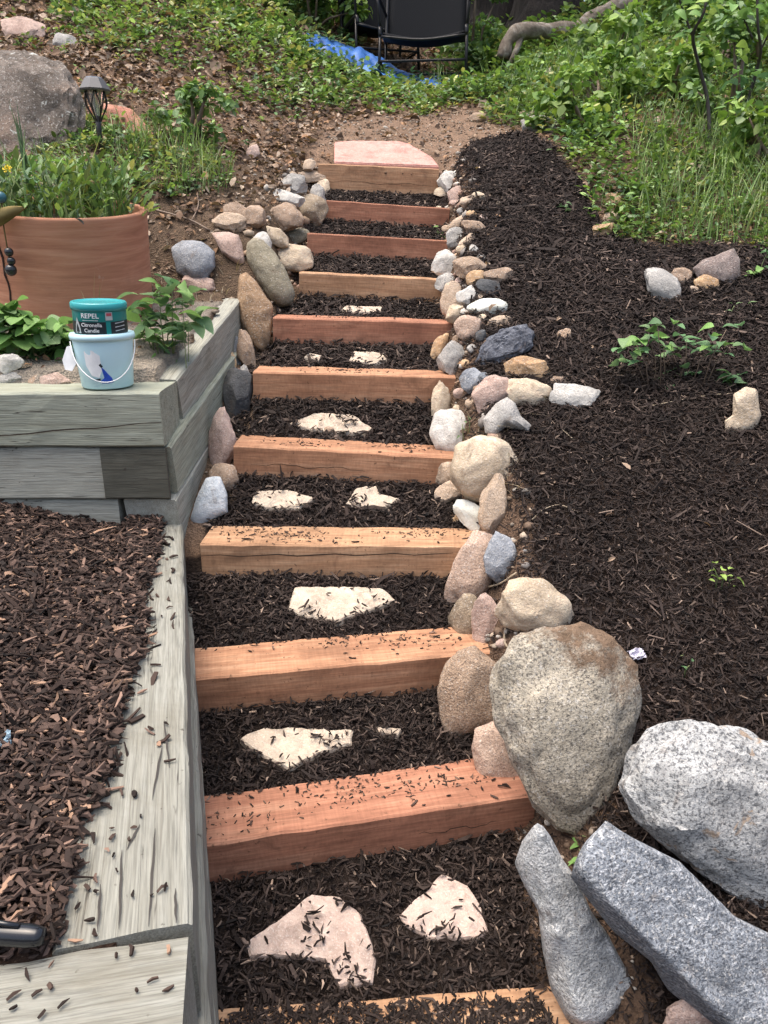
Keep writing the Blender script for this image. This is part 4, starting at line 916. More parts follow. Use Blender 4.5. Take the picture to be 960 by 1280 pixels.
x, y = sample(.1, 1.6, 1.2, 3.9, 2600); z = hgt(x, y); st, br, bl, plz, pa, xr, xl, px, py = zones(x, y, z)
keep = br & (rng.random(len(x)) < .02 + .25 * np.exp(-((x - xr - .15) / .07) ** 2)); x, y, z = x[keep], y[keep], z[keep]; n = len(x); s = rng.gamma(5, .004, n)
v, f_, c = leaves(np.stack([x, y, z + .02], 1), ground_normal(x, y), rng.random(n) * 6.283, rng.normal(0, .35, n), s, s * rng.uniform(.35, .6, n), pick(LIT, n, .25), .6, 2.0)
link('leaf_litter', mesh_np('leaf_litter', v, f_, c), M_LITTER, label='few dry leaf bits lying on the right mulch bed', cat='leaf litter', kind='stuff')
# ground cover of the left slope
def cover(name, label, poly, n0, nl, size, height, pal, ymin, ymax, xmin, xmax, nfreq, thr, wts=None, soft=.12, **kw):
    x, y = sample(xmin, xmax, ymin, ymax, n0); z = hgt(x, y); px, py = project(x, y, z)
    q = VN(x * nfreq, y * nfreq) * .6 + VN2(x * nfreq * 2.7, y * nfreq * 2.7) * .4
    keep = inpoly(px + 30 * (VN(x * 5, y * 5) - .5), py + 20 * (VN2(x * 5, y * 5) - .5), poly) & (rng.random(n0) < smooth(thr - soft, thr + soft, q))
    x, y, z = x[keep], y[keep], z[keep]; n = len(x)
    if n == 0: return
    k = np.clip(y / 5, .7, 1.7)
    v, f_, c = rosettes(x, y, z, nl, size * k, height * k * rng.uniform(.5, 1.3, n), pal, wts, **kw)
    return link(name, mesh_np(name, v, f_, c), M_GREEN, label=label, cat='ground cover', kind='stuff')
UPL = [(-40, -40), (430, -40), (445, 85), (540, 118), (540, 145), (420, 140), (340, 140), (290, 135), (240, 110), (200, 80), (120, 60), (60, 20)]
cover('ground_cover', 'green leafy ground cover across the upper left slope', UPL, 5200, 9, .040, .075, GREENS, 4.4, 9.5, -5, .6, 1.7, .33)
cover('ground_cover', 'sparse green seedlings among the dead leaves on the left slope', [(-40, -40), (440, -40), (430, 140), (330, 160), (260, 240), (-40, 260)], 2600, 7, .030, .045, GREENS, 3.0, 8, -5, .2, 2.3, .45)
cover('ground_cover', 'soft green weeds around the garden lamp', [(60, 175), (150, 165), (250, 180), (285, 215), (270, 240), (215, 250), (150, 262), (60, 235)], 2600, 8, .040, .075, GREENS, 2.9, 4.6, -2.5, -.5, 3, .33)
cover('ground_cover', 'weeds at the planter end beside the dark grey rock', [(185, 290), (250, 290), (280, 345), (265, 372), (185, 350)], 900, 7, .025, .035, GREENS, 2.4, 3.4, -1.4, -.4, 6, .47)
RGT = [(655, 160), (560, 125), (540, 100), (560, 62), (640, 52), (735, 40), (760, -40), (1010, -40), (1010, 310), (900, 312), (840, 316), (775, 300), (740, 258), (720, 215), (695, 180)]
cover('ground_cover', 'dense green weeds covering the upper right slope', RGT, 15000, 9, .043, .10, GREENS + [(.15, .25, .06)], 2.7, 10.5, .2, 5.5, 1.6, .36)
cover('ground_cover', 'bright broad leaved weeds at the edge of the right mulch bed', [(690, 165), (760, 160), (800, 290), (900, 306), (840, 318), (760, 300), (720, 235)], 700, 10, .050, .10, [(.16, .28, .07), (.12, .22, .09), (.2, .33, .09)], 2.8, 4.6, .5, 2.2, 2.2, .36)
cover('ground_cover', 'low green plants in front of the blue tarp', [(390, 100), (420, 112), (540, 112), (640, 105), (640, 135), (520, 142), (420, 140), (370, 128)], 1700, 8, .034, .035, GREENS + [(.17, .29, .07)], 5, 8, -1.2, 1.6, 2, .25)
# grass
def grass(name, label, poly, n0, h, wd, lean, pal, ymin, ymax, xmin, xmax, nfreq, thr, soft=.1):
    x, y = sample(xmin, xmax, ymin, ymax, n0); z = hgt(x, y); px, py = project(x, y, z); q = VN2(x * nfreq, y * nfreq)
    keep = inpoly(px, py, poly) & (rng.random(n0) < smooth(thr - soft, thr + soft, q)); x, y, z = x[keep], y[keep], z[keep]; n = len(x)
    v, f_, c = blades(np.stack([x, y, z - .005], 1), h * rng.uniform(.45, 1.2, n), wd * rng.uniform(.6, 1.3, n), lean * rng.uniform(.2, 1.6, n), pick(pal, n, .22))
    return link(name, mesh_np(name, v, quads_to_tris(f_), c), M_GREEN, label=label, cat='grass', kind='stuff')
GR = [(.18, .30, .09), (.23, .35, .11), (.13, .23, .075), (.30, .37, .17)]
cover('ground_cover', 'low soft weeds along the top edge of the right mulch bed', [(765, 240), (840, 200), (1000, 190), (1000, 308), (900, 308), (840, 316), (775, 303)], 2600, 8, .032, .05, GREENS, 2.6, 4.4, .6, 2.4, 2.6, .34)
grass('grass', 'soft long grass above the right mulch bed', [(790, 180), (1000, 150), (1000, 306), (860, 312), (790, 290)], 5200, .22, .0045, .7, GR, 2.6, 4.8, .7, 2.6, 1.6, .42)
grass('grass', 'green grass among the weeds on the right slope', RGT, 11000, .20, .0055, .45, GR, 2.8, 10, .2, 5, 1.3, .48)
grass('grass', 'tall grass below the fallen log', [(560, 40), (640, 60), (780, 30), (800, 110), (700, 120), (560, 130), (520, 110)], 6000, .26, .006, .4, GR, 5, 7.4, .2, 4, 1.2, .45)
grass('grass', 'grass tufts beside the garden lamp', [(90, 170), (290, 170), (290, 245), (190, 260), (90, 250)], 5000, .15, .004, .5, GR, 2.9, 4.6, -2.2, -.5, 3.2, .52)
grass('grass', 'dry straw and grass roots between the border rocks', [(560, 520), (620, 520), (660, 600), (650, 700), (640, 800), (600, 830), (590, 740), (575, 620), (560, 570)], 1500, .07, .0022, 1.6, [(.35, .28, .19), (.24, .19, .12), (.42, .36, .26)], 1.3, 2.6, .05, .6, 5, .45)
grass('grass', 'dry straw lying at the planter end', [(185, 300), (300, 330), (300, 375), (250, 400), (180, 380)], 900, .08, .0022, 1.8, [(.35, .28, .19), (.24, .19, .12), (.42, .36, .26)], 2.3, 3.4, -1.4, -.4, 5, .4)

# ------------------------------------------------------------------ plants with leaves of their own
def leaf_mesh(name, wd=.62, lobed=False):
    n = 7; V = []; Fc = []
    for i in range(n + 1):
        t = i / n; w_ = wd * .5 * (math.sin(math.pi * t ** .75)) ** .8 * (1 + (.22 * math.sin(t * 22) if lobed else 0)) if 0 < i < n else .012
        dz = -.25 * t * t + .05 * math.sin(t * 5)
        for s in (-1, 0, 1): V.append((t, s * w_, dz + (.10 * abs(s) * math.sin(math.pi * t))))
    for i in range(n):
        for j in (0, 1): Fc.append((i * 3 + j, i * 3 + j + 1, i * 3 + j + 4, i * 3 + j + 3))
    return mesh_py(name, V, Fc, True)
M_L1 = m_leaf('broad_leaf', (.20, .37, .10)); M_L2 = m_leaf('dark_leaf', (.13, .26, .11)); M_L3 = m_leaf('lime_leaf', (.33, .48, .11)); M_L4 = m_leaf('dull_leaf', (.16, .27, .11))
M_STEM = m_plain('green_stem', (.16, .20, .08)); M_TWIG = m_plain('dry_twig', (.17, .12, .085)); M_DARKSTEM = m_plain('dark_stem', (.035, .028, .024))
LM = {('a', k): leaf_mesh('leaf', .72, True) for k in 'abcd'}
LMESH = {}
def lmesh(mat, wd=.62, lob=False):
    k = (mat.name, wd, lob)
    if k not in LMESH:
        LMESH[k] = leaf_mesh('leaf', wd, lob); LMESH[k].materials.append(mat)
    return LMESH[k]
def leaf(parent, base, yaw, tilt, size, me, roll=0):
    o = bpy.data.objects.new('leaf', me); COL.objects.link(o); o.parent = parent
    o.location = base; o.scale = (size, size, size); o.rotation_euler = (roll, -tilt, yaw); return o
def plant(pix, label, clusters, mats, size, stem_m=None, cat='plant', name='plant', wd=.62, lob=False, group=None, spread=.03, tilt=(-.2, .6), height=.06, nleaf=7, Y=None, seed=1):
    """clusters: list of (photo pixel x, y) of leaf tufts, each carried by a stem from the foot"""
    rr = random.Random(seed * 77); f = hit(*pix) if Y is None else at_y(*pix, Y)
    t = empty(name, tuple(f), label=label, cat=cat, group=group)
    for ci, cl in enumerate(clusters):
        q = at_y(cl[0], cl[1], f[1] - rr.uniform(-.04, .05)); q[2] = max(q[2], gz(q[0], q[1]) + .008)
        b = np.array([f[0] * .4 + q[0] * .6, q[1] * .7 + f[1] * .3, 0]); b[2] = gz(b[0], b[1]) - .01
        mid = (b + q) / 2 + np.array([rr.uniform(-.01, .01), 0, .012])
        link('stem', tube('stem', [b - f, mid - f, q - f], [.002, .0016, .001], 5), stem_m or M_STEM, t)
        for k in range(cl[2] if len(cl) > 2 else nleaf):
            m_ = mats[rr.randrange(len(mats))]; a = rr.uniform(0, 6.283)
            p = q - f + np.array([rr.gauss(0, spread * .5), rr.gauss(0, spread * .35), rr.uniform(-height, height * .4) * .6])
            leaf(t, p, a, rr.uniform(*tilt), size * rr.uniform(.65, 1.25), lmesh(m_, wd, lob), rr.gauss(0, .35))
    return t
plant((45, 442), 'broad leaved weed with scalloped leaves before the terracotta pot, left of the bucket',
      [(10, 385), (22, 408), (8, 430), (40, 420), (58, 428), (30, 440), (72, 425), (78, 440), (48, 444), (10, 415), (62, 446), (84, 450), (70, 405), (35, 400), (52, 408)], [M_L1, M_L1, M_L4], .058, wd=.98, lob=True, spread=.06, nleaf=13, seed=1, tilt=(-.3, .5))
plant((205, 440), 'leafy weed growing between the pot and the planter wall, right of the bucket',
      [(178, 385), (200, 365), (215, 355), (228, 375), (205, 395), (235, 400), (190, 410), (222, 418), (180, 420), (208, 438)], [M_L1, M_L2, M_L4], .066, wd=.62, spread=.06, nleaf=8, seed=2, tilt=(-.3, .7))
plant((845, 480), 'small green and dry stemmed plant on the right mulch bed below the rock group',
      [(795, 430, 9), (810, 418, 9), (790, 440, 7), (822, 408, 6), (830, 432, 6), (858, 425, 6), (885, 432, 5), (908, 412, 6), (912, 432, 6), (835, 482, 6), (915, 468, 7), (905, 478, 5), (862, 462, 3)], [M_L1, M_L2, M_L2, M_L4], .048, M_TWIG, wd=.62, spread=.05, seed=3)
plant((727, 1072), 'tiny three leaved green seedling between the big stones', [(727, 1048, 2), (724, 1062, 2), (730, 1068, 2)], [M_L1], .022, wd=.5, spread=.004, seed=4)
plant((903, 724), 'bright lime green seedling lying on the right mulch bed', [(892, 710, 4), (903, 717, 4), (917, 724, 3)], [M_L3], .022, wd=.6, lob=True, spread=.012, seed=5, tilt=(-.2, .3))
plant((545, 416), 'tiny green weed at the right end of the reddish timber step', [(543, 408, 6), (550, 411, 5)], [M_L2, M_L1], .022, spread=.012, seed=6)
plant((548, 300), 'tiny bright weed beside the grey granite rock at the stair edge', [(546, 286, 4), (551, 296, 4)], [M_L1], .024, spread=.012, seed=7)
plant((702, 268), 'small seedling alone near the weedy edge of the mulch bed', [(700, 262, 4), (708, 255, 4), (696, 272, 3)], [M_L4, M_L2], .03, spread=.015, seed=8)
plant((905, 395), 'thin blue green sprig on the mulch below the purple grey rock', [(918, 382, 5), (928, 385, 3)], [M_L4], .024, wd=.3, spread=.015, seed=9)
plant((948, 350), 'green weed at the right edge beside the purple grey rock', [(950, 335, 6), (940, 345, 5), (958, 318, 5)], [M_L1, M_L2], .035, spread=.03, seed=10)
plant((847, 828), 'tiny flat green seedling beside the lilac scrap', [(850, 824, 3), (862, 832, 2)], [M_L2], .014, spread=.008, seed=11)
plant((590, 545), 'thin green sprout beside the tall white grey rock', [(578, 530, 2), (585, 520, 2)], [M_L4], .018, wd=.3, spread=.01, seed=12)

# ------------------------------------------------------------------ terracotta pot and what grows in it
m, nt_, b_ = newmat('terracotta'); g = N(nt_); v = g.coords((2.2, 2.2, 26)); f = g.noise(v, 1.6, 6, .62, .5); v2 = g.coords()
c = g.ramp(f, [(.25, (.33, .145, .09)), (.5, (.47, .225, .14)), (.75, (.58, .32, .21))])
c = g.mix(.2, c, g.ramp(g.noise(g.coords((5, 5, 120)), 2, 3), [(.3, .35), (.7, .65)]), 'OVERLAY')
c = g.mix(g.ramp(g.noise(v2, 4, 6, .7), [(.55, 0.), (.75, .5)]), c, (.25, .13, .09)); c = g.mix(g.ramp(g.noise(v2, 9, 5, .7), [(.66, 0.), (.72, .5)]), c, (.55, .42, .34))
g.l(c, b_.inputs['Base Color']); b_.inputs['Roughness'].default_value = .8; b_.inputs['Specular IOR Level'].default_value = .2; g.bump(f, b_, .3, .004); M_TERRA = m
M_PSOIL = m_plain('potting_soil', (.06, .042, .03), .95, nz=.5, bump=.8)
pr = .262; ph = .40; ptilt = (R(9), R(3.2), 0); pctr = at_y(76, 259, 2.62)
paxis = Matrix.Rotation(ptilt[1], 3, 'Y') @ Matrix.Rotation(ptilt[0], 3, 'X') @ Vector((0, 0, 1))
pot = empty('plant_pot', tuple(Vector(pctr) - paxis * ph), label='large terracotta pot with a dark vertical crack, standing on the planter', cat='plant pot')
pot.rotation_euler = (Matrix.Rotation(ptilt[1], 3, 'Y') @ Matrix.Rotation(ptilt[0], 3, 'X')).to_euler()
link('body', lathe('body', [(0, 0), (pr * .955, 0), (pr * .965, ph * .1), (pr * .98, ph * .4), (pr * .99, ph * .7), (pr * 1.0, ph - .03), (pr * 1.0, ph - .028)], 96), M_TERRA, pot)
link('rim', lathe('rim', [(pr * 1.0, ph - .028), (pr * 1.002, ph - .014), (pr * 1.002, ph - .006), (pr * .996, ph), (pr * .94, ph + .001), (pr * .925, ph - .006), (pr * .92, ph - .2)], 96), M_TERRA, pot)
link('soil', lathe('soil', [(0, ph - .055), (pr * .5, ph - .05), (pr * .93, ph - .05)], 40), M_PSOIL, pot)
cp = []
for i in range(16):
    t = i / 15; a = R(-113.5) + R(4) * t + R(.8) * math.sin(i * 1.9); zz = ph - .02 - t * (ph * .93); rr_ = pr * (.958 + .042 * min(1, zz / ph * 1.1)) + .0012
    cp.append((rr_ * math.cos(a), rr_ * math.sin(a), zz))
link('crack', tube('crack', cp, [.0042 - .0016 * i / 15 + .0007 * math.sin(i * 2.3) for i in range(16)], 5), m_plain('pot_crack', (.045, .022, .017), .95), pot)
# ornament hanging over the rim
orn = empty('hanging_ornament', tuple(at_y(6, 262, 2.36)), label='bronze leaf ornament with dark glass beads hanging over the left pot rim', cat='ornament')
M_BRZ = m_plain('aged_bronze', (.16, .12, .045), .4, .7, .4, 25); M_BEAD = m_plain('dark_glass_bead', (.02, .022, .025), .08, 0, .1, bump=0); M_TEAL = m_plain('teal_bead', (.04, .13, .17), .15, bump=0)
V = []; Fc = []
for i in range(9):
    t = i / 8; w_ = .05 * math.sin(math.pi * t ** .8) * (1 if t < 1 else 0)
    for s in (-1, 0, 1): V.append((-.06 + .13 * t, -.004 - .012 * math.sin(math.pi * t) - .004 * abs(s), -.055 + .062 * t ** .7 + s * w_ * .45))
for i in range(8):
    for j in (0, 1): Fc.append((i * 3 + j, i * 3 + j + 1, i * 3 + j + 4, i * 3 + j + 3))
lf_ = mesh_py('wing', V, Fc, True); ow = link('wing', lf_, M_BRZ, orn); sm_ = ow.modifiers.new('solid', 'SOLIDIFY'); sm_.thickness = .004
def uvs(r, n=12): return lathe('bead', [(r * math.sin(math.pi * i / 8) + 1e-5, -r * math.cos(math.pi * i / 8)) for i in range(9)], n)
for (dx, dz, rr_) in [(-.002, -.115, .013), (.001, -.14, .012), (-.004, -.165, .017)]: link('bead', uvs(rr_), M_BEAD, orn, (dx, -.01, dz))
link('bead', uvs(.016), M_TEAL, orn, (-.004, -.005, .032)); link('hanger', tube('hanger', [(-.004, -.004, .03), (-.006, -.01, -.03), (-.004, -.012, -.11), (-.004, -.01, -.17)], .002, 6), M_BRZ, orn)
# weeds in the pot
pw_ = empty('potted_weeds', tuple(pctr), label='mixed grasses and leafy weeds growing out of the terracotta pot', cat='plant')
def in_pot(n, rmax=.9):
    r_ = pr * .9 * np.sqrt(rng.random(n)) * rmax; a = rng.random(n) * 6.283; u = np.stack([r_ * np.cos(a), r_ * np.sin(a), np.full(n, -.045)], 1)
    M = np.array(Matrix.Rotation(ptilt[1], 3, 'Y') @ Matrix.Rotation(ptilt[0], 3, 'X')); return u @ M.T
P = in_pot(280); v, f_, c = blades(P, rng.uniform(.08, .30, 280), rng.uniform(.004, .009, 280), rng.uniform(.1, .9, 280), pick(GR + [(.22, .34, .22)], 280, .2))
link('grass_blades', mesh_np('grass_blades', v, quads_to_tris(f_), c), M_GREEN, pw_, kind='stuff')
P = in_pot(85, 1.0); v, f_, c = rosettes(P[:, 0], P[:, 1], P[:, 2] + .02, 9, .046, .15, GREENS, None, ratio=.36, up=1.2)
link('leaves', mesh_np('leaves', v, f_, c), M_GREEN, pw_, kind='stuff')
P = np.array([at_y(36 + i * .8 - 3, 235, 2.6) for i in range(9)]) - pctr; v, f_, c = blades(P, rng.uniform(.2, .28, 9), np.full(9, .008), np.full(9, .12), pick([(.12, .19, .11)], 9, .1))
link('tall_stalk', mesh_np('tall_stalk', v, quads_to_tris(f_), c), M_GREEN, pw_)
M_YEL = m_plain('dandelion_yellow', (.80, .62, .03), .6)
fl_ = empty('dandelion', tuple(at_y(12, 235, 2.5)), label='single yellow dandelion flower at the left side of the pot', cat='flower')
q = at_y(10, 213, 2.5) - at_y(12, 235, 2.5); link('stem', tube('stem', [(0, 0, -.08), (0, 0, 0), tuple(q)], .0018, 5), M_STEM, fl_)
bm = bmesh.new()
for k in range(40):
    a = k * 2.4; rr_ = .016 * (.3 + .7 * ((k % 10) / 10)); z_ = .006 + .006 * (1 - rr_ / .016); c_, s_ = math.cos(a), math.sin(a)
    vs_ = [bm.verts.new((x_ * c_ - y_ * s_, x_ * s_ + y_ * c_, zq)) for x_, y_, zq in ((.001, -.0015, 0), (rr_, -.002, z_), (rr_ * 1.1, 0, z_), (rr_, .002, z_), (.001, .0015, 0))]; bm.faces.new(vs_)
fp = link('petals', bm_mesh('petals', bm), M_YEL, fl_, tuple(q)); fp.rotation_euler = (.9, 0, 0)
# wheat-like sprig in front of the pot
sp = empty('grass_sprig', tuple(at_y(122, 398, 2.32)), label='thin dry grass sprig rising behind the candle tin', cat='plant')
P = np.array([at_y(122 + d_, 412, 2.32) for d_ in (-6, -2, 1, 4, 8)]) - np.array(sp.location); v, f_, c = blades(P, np.array([.12, .17, .15, .14, .11]), np.full(5, .004), np.array([.3, .1, .2, .25, .6]), pick([(.25, .30, .12), (.33, .31, .16)], 5, .1))
link('blades', mesh_np('blades', v, quads_to_tris(f_), c), M_GREEN, sp)

# ------------------------------------------------------------------ candle bucket and candle tin
def text_on_cyl(body, size, r, ang, z, m, parent, name='lettering', ext=.0006, fit=None):
    cu = bpy.data.curves.new('lettering', 'FONT'); cu.body = body; cu.size = size; cu.extrude = ext; cu.align_x = 'CENTER'; cu.align_y = 'CENTER'; cu.offset = size * .004
    t = bpy.data.objects.new('tmp_text', cu); COL.objects.link(t); dg = bpy.context.evaluated_depsgraph_get(); me = bpy.data.meshes.new_from_object(t.evaluated_get(dg))
    bpy.data.objects.remove(t); bpy.data.curves.remove(cu); me.name = 'lettering'
    xs = [v.co.x for v in me.vertices]; wd0 = max(xs) - min(xs); k = fit / wd0 if fit else 1
    for v in me.vertices:
        a = R(-90) + ang + v.co.x * k / r; rr_ = r + .0004 + v.co.z; v.co = Vector((rr_ * math.cos(a), rr_ * math.sin(a), z + v.co.y))
    me.materials.clear(); return link(name, me, m, parent)
def patch_on_cyl(name, pts, r, m, parent, rz=None):        # pts: (angle deg from front, height) outline printed on the round wall
    n = len(pts); cx_ = sum(p[0] for p in pts) / n; cz_ = sum(p[1] for p in pts) / n; V = []; Fc = []
    for s in (1, .66, .33):
        for a, z in pts:
            a2 = cx_ + (a - cx_) * s; z2 = cz_ + (z - cz_) * s; q = R(-90 + a2); rr_ = r(z2) if callable(r) else r; V.append((rr_ * math.cos(q), rr_ * math.sin(q), z2))
    q = R(-90 + cx_); rr_ = r(cz_) if callable(r) else r; V.append((rr_ * math.cos(q), rr_ * math.sin(q), cz_))
    for k in range(2):
        for j in range(n): Fc.append((k * n + j, k * n + (j + 1) % n, (k + 1) * n + (j + 1) % n, (k + 1) * n + j))
    for j in range(n): Fc.append((2 * n + j, 2 * n + (j + 1) % n, 3 * n))
    return link(name, mesh_py(name, V, Fc), m, parent)
M_PAIL = m_plain('pale_blue_plastic', (.60, .88, .95), .35, 0, .04, 12, 0); M_WHITE = m_plain('white_print', (.82, .84, .84), .5, bump=0); M_BLUEP = m_plain('blue_print', (.015, .075, .45), .5, 0, .3, 200, 0)
M_TEALP = m_plain('teal_tin', (.01, .235, .22), .32, 0, .05, 20, 0); M_BLACKP = m_plain('black_print', (.012, .022, .028), .4, bump=0); M_REDP = m_plain('red_print', (.45, .08, .10), .5, bump=0); M_GREYP = m_plain('grey_print', (.45, .50, .50), .5, bump=0)
M_LID = m_plain('teal_lid', (.03, .32, .34), .25, 0, .12, 18, 0)
bz = PC[2] + .004; bc = at_z(125, 487, bz); bc = np.array([bc[0], bc[1] + .06, bz])
pail = empty('candle_bucket', tuple(bc), label='pale blue plastic bucket with a blue print and thin wire handle, on the planter edge', cat='bucket')
RB, RT_, HB = .0635, .0745, .136
rb = lambda z: RB + (RT_ - RB) * z / HB + .0006
link('body', lathe('body', [(0, .002), (RB - .004, 0), (RB, .003), (RT_ - .001, HB - .016), (RT_ - .001, HB - .015)], 64), M_PAIL, pail)
link('lid', lathe('lid', [(RT_ - .001, HB - .016), (RT_ + .004, HB - .016), (RT_ + .005, HB - .008), (RT_ + .003, HB - .001), (RT_ - .002, HB), (RT_ - .006, HB - .003), (.02, HB - .003), (0, HB - .003)], 64), M_PAIL, pail)
patch_on_cyl('print', [(-40, .095), (-22, .098), (-8, .085), (-6, .05), (-14, .03), (-30, .035), (-40, .06)], lambda z: rb(z), M_WHITE, pail)
patch_on_cyl('print', [(-8, .058), (-2, .05), (4, .04), (12, .028), (14, .018), (4, .016), (-10, .016), (-12, .022), (-4, .03), (-6, .045)], lambda z: rb(z) + .0005, M_BLUEP, pail)
patch_on_cyl('print', [(-12, .062), (-8, .066), (-4, .058), (-8, .055)], lambda z: rb(z) + .0005, M_BLACKP, pail)
patch_on_cyl('print', [(-24, .026), (-12, .029), (-12, .023), (-20, .023)], lambda z: rb(z) + .0005, M_BLACKP, pail)
hp = [(RT_ * math.cos(a) * 1.03, -RT_ * .15 - (RT_ * 1.02) * math.sin(a) * .93, HB - .02 - .095 * math.sin(a)) for a in [math.pi * i / 20 for i in range(21)]]
link('handle', tube('handle', hp, .0014, 6), M_WHITE, pail)
lt = link('tag', mesh_py('tag', [(-.0, 0, 0), (.005, -.01, -.045), (-.006, -.012, -.062), (-.022, -.006, -.058), (-.026, 0, -.035), (-.012, .004, -.003)], [(0, 1, 2, 3, 4, 5)]), M_WHITE, pail, (-RT_ + .0005, -.012, HB - .03))
s_ = lt.modifiers.new('s', 'SOLIDIFY'); s_.thickness = .002
tin = empty('candle_tin', (bc[0] + .0, bc[1] - .004, bz + HB - .002), label='teal and black round candle tin with lid, standing on the pale blue bucket', cat='tin'); tin.rotation_euler = (R(2.5), R(1), R(19)); pail.rotation_euler = (0, 0, R(18))
TR_, TH = .064, .078
link('body', lathe('body', [(0, 0), (TR_ - .003, 0), (TR_, .003), (TR_, TH - .014)], 64), M_TEALP, tin)
link('lid', lathe('lid', [(TR_, TH - .018), (TR_ + .003, TH - .018), (TR_ + .0038, TH - .012), (TR_ + .0032, TH - .003), (TR_, TH), (TR_ - .004, TH), (TR_ - .009, TH - .0035), (.03, TH - .003), (0, TH - .003)], 64), M_LID, tin)
band = [(-85 + 10 * i, .034) for i in range(18)] + [(85 - 10 * i, .0035) for i in range(18)]
V = []; Fc = []
for i in range(18):
    q = R(-90 - 85 + 10 * i)
    for z_ in (.0035, .034): V.append(((TR_ + .0007) * math.cos(q), (TR_ + .0007) * math.sin(q), z_))
for i in range(17): Fc.append((2 * i, 2 * i + 2, 2 * i + 3, 2 * i + 1))
link('label_band', mesh_py('label_band', V, Fc, True), M_BLACKP, tin)
text_on_cyl('REPEL', .0165, TR_ + .001, R(-21), .048, M_WHITE, tin, fit=.043); text_on_cyl('Citronella', .0125, TR_ + .0013, R(-19), .0265, M_WHITE, tin, fit=.050); text_on_cyl('Candle', .0125, TR_ + .0013, R(-19), .0135, M_WHITE, tin, fit=.036)
patch_on_cyl('print', [(-38, .0385), (-4, .0385), (-4, .0365), (-38, .0365)], TR_ + .001, M_GREYP, tin)
patch_on_cyl('print', [(12, .057), (27, .057), (27, .038), (12, .038)], TR_ + .001, M_GREYP, tin); patch_on_cyl('print', [(14, .055), (25, .055), (25, .048), (14, .048)], TR_ + .0016, M_REDP, tin)
patch_on_cyl('print', [(12, .034), (22, .034), (22, .0035), (12, .0035)], TR_ + .001, M_TEALP, tin)
for i, zq in enumerate((.029, .020, .011)): patch_on_cyl('print', [(32, zq + .002), (60, zq + .004), (60, zq + .0015), (32, zq - .0005)], TR_ + .0012, M_GREYP, tin)
patch_on_cyl('print', [(-62, .006), (-44, .006), (-46, .022), (-54, .044), (-60, .022)], TR_ + .0012, M_GREYP, tin); patch_on_cyl('print', [(-58, .009), (-48, .009), (-50, .02), (-54, .03), (-57, .02)], TR_ + .0018, M_BLACKP, tin)

# ------------------------------------------------------------------ garden lamp
lf0 = hit(127, 190); lamp = empty('garden_lamp', tuple(lf0), label='black solar stake lamp with flared cap, standing on the left slope beside the boulder', cat='garden lamp')
k = depth(lf0) / FPX; HL = 84 * k; cw = 19.5 * k
M_LAMP = m_plain('black_lamp_plastic', (.018, .017, .016), .45, bump=0); M_PANEL = m_plain('solar_panel', (.55, .57, .6), .12, bump=0); M_CAP = m_plain('grey_cap', (.10, .10, .105), .35, bump=0)
m, nt_, b_ = newmat('clear_lens'); b_.inputs['Base Color'].default_value = (.85, .87, .85, 1); b_.inputs['Roughness'].default_value = .15; b_.inputs['Transmission Weight'].default_value = .85; M_LENS = m
link('cap', lathe('cap', [(.0, HL - 16 * k), (cw * .95, HL - 17 * k), (cw, HL - 15 * k), (cw * .62, HL - 4 * k), (cw * .58, HL - 3 * k), (0, HL - 3 * k)], 8, False), M_CAP, lamp)
link('solar_panel', lathe('solar_panel', [(cw * .5, HL - 3 * k), (cw * .5, HL - 1.5 * k), (0, HL - 1.5 * k)], 8, False), M_PANEL, lamp)
link('lens', lathe('lens', [(cw * .55, HL - 17.5 * k), (cw * .42, HL - 30 * k), (cw * .16, HL - 44 * k)], 20), M_LENS, lamp)
for a in range(6):
    q = a * math.pi / 3 + .3; pts = [(math.cos(q + s) * r_ * cw, math.sin(q + s) * r_ * cw, HL - h_ * k) for r_, h_, s in ((.62, 17, .45), (.66, 24, .3), (.62, 32, .1), (.35, 42, 0), (.14, 50, 0))]
    link('rib', tube('rib', curve_pts(pts, 3), .9 * k, 6), M_LAMP, lamp)
    pts = [(math.cos(q + s) * r_ * cw, math.sin(q + s) * r_ * cw, HL - h_ * k) for r_, h_, s in ((.62, 17, -.45), (.6, 24, -.3), (.58, 32, -.1), (.35, 42, 0))]
    link('rib', tube('rib', curve_pts(pts, 3), .8 * k, 6), M_LAMP, lamp)
link('stake', tube('stake', [(0, 0, HL - 44 * k), (0, 0, HL - 60 * k), (0, 0, -.05)], [3.6 * k, 3.0 * k, 2.6 * k], 10), M_LAMP, lamp)

# ------------------------------------------------------------------ patio furniture and tarp at the top
M_FRAME = m_plain('black_metal', (.012, .012, .013), .4, .3, bump=0)
m, nt_, b_ = newmat('dark_sling_mesh'); g = N(nt_); wv = g.n('TexChecker'); wv.inputs['Scale'].default_value = 160; g.l(g.coords(), wv.inputs[0]); wv.inputs[1].default_value = (.016, .018, .022, 1); wv.inputs[2].default_value = (.006, .007, .008, 1)
g.l(wv.outputs[0], b_.inputs['Base Color']); b_.inputs['Roughness'].default_value = .7; b_.inputs['Specular IOR Level'].default_value = .1; M_SLING = m
def grid_mesh(name, fn, nu, nv):
    V = [fn(i / nu, j / nv) for j in range(nv + 1) for i in range(nu + 1)]
    return mesh_py(name, V, [(j * (nu + 1) + i, j * (nu + 1) + i + 1, (j + 1) * (nu + 1) + i + 1, (j + 1) * (nu + 1) + i) for j in range(nv) for i in range(nu)], True)
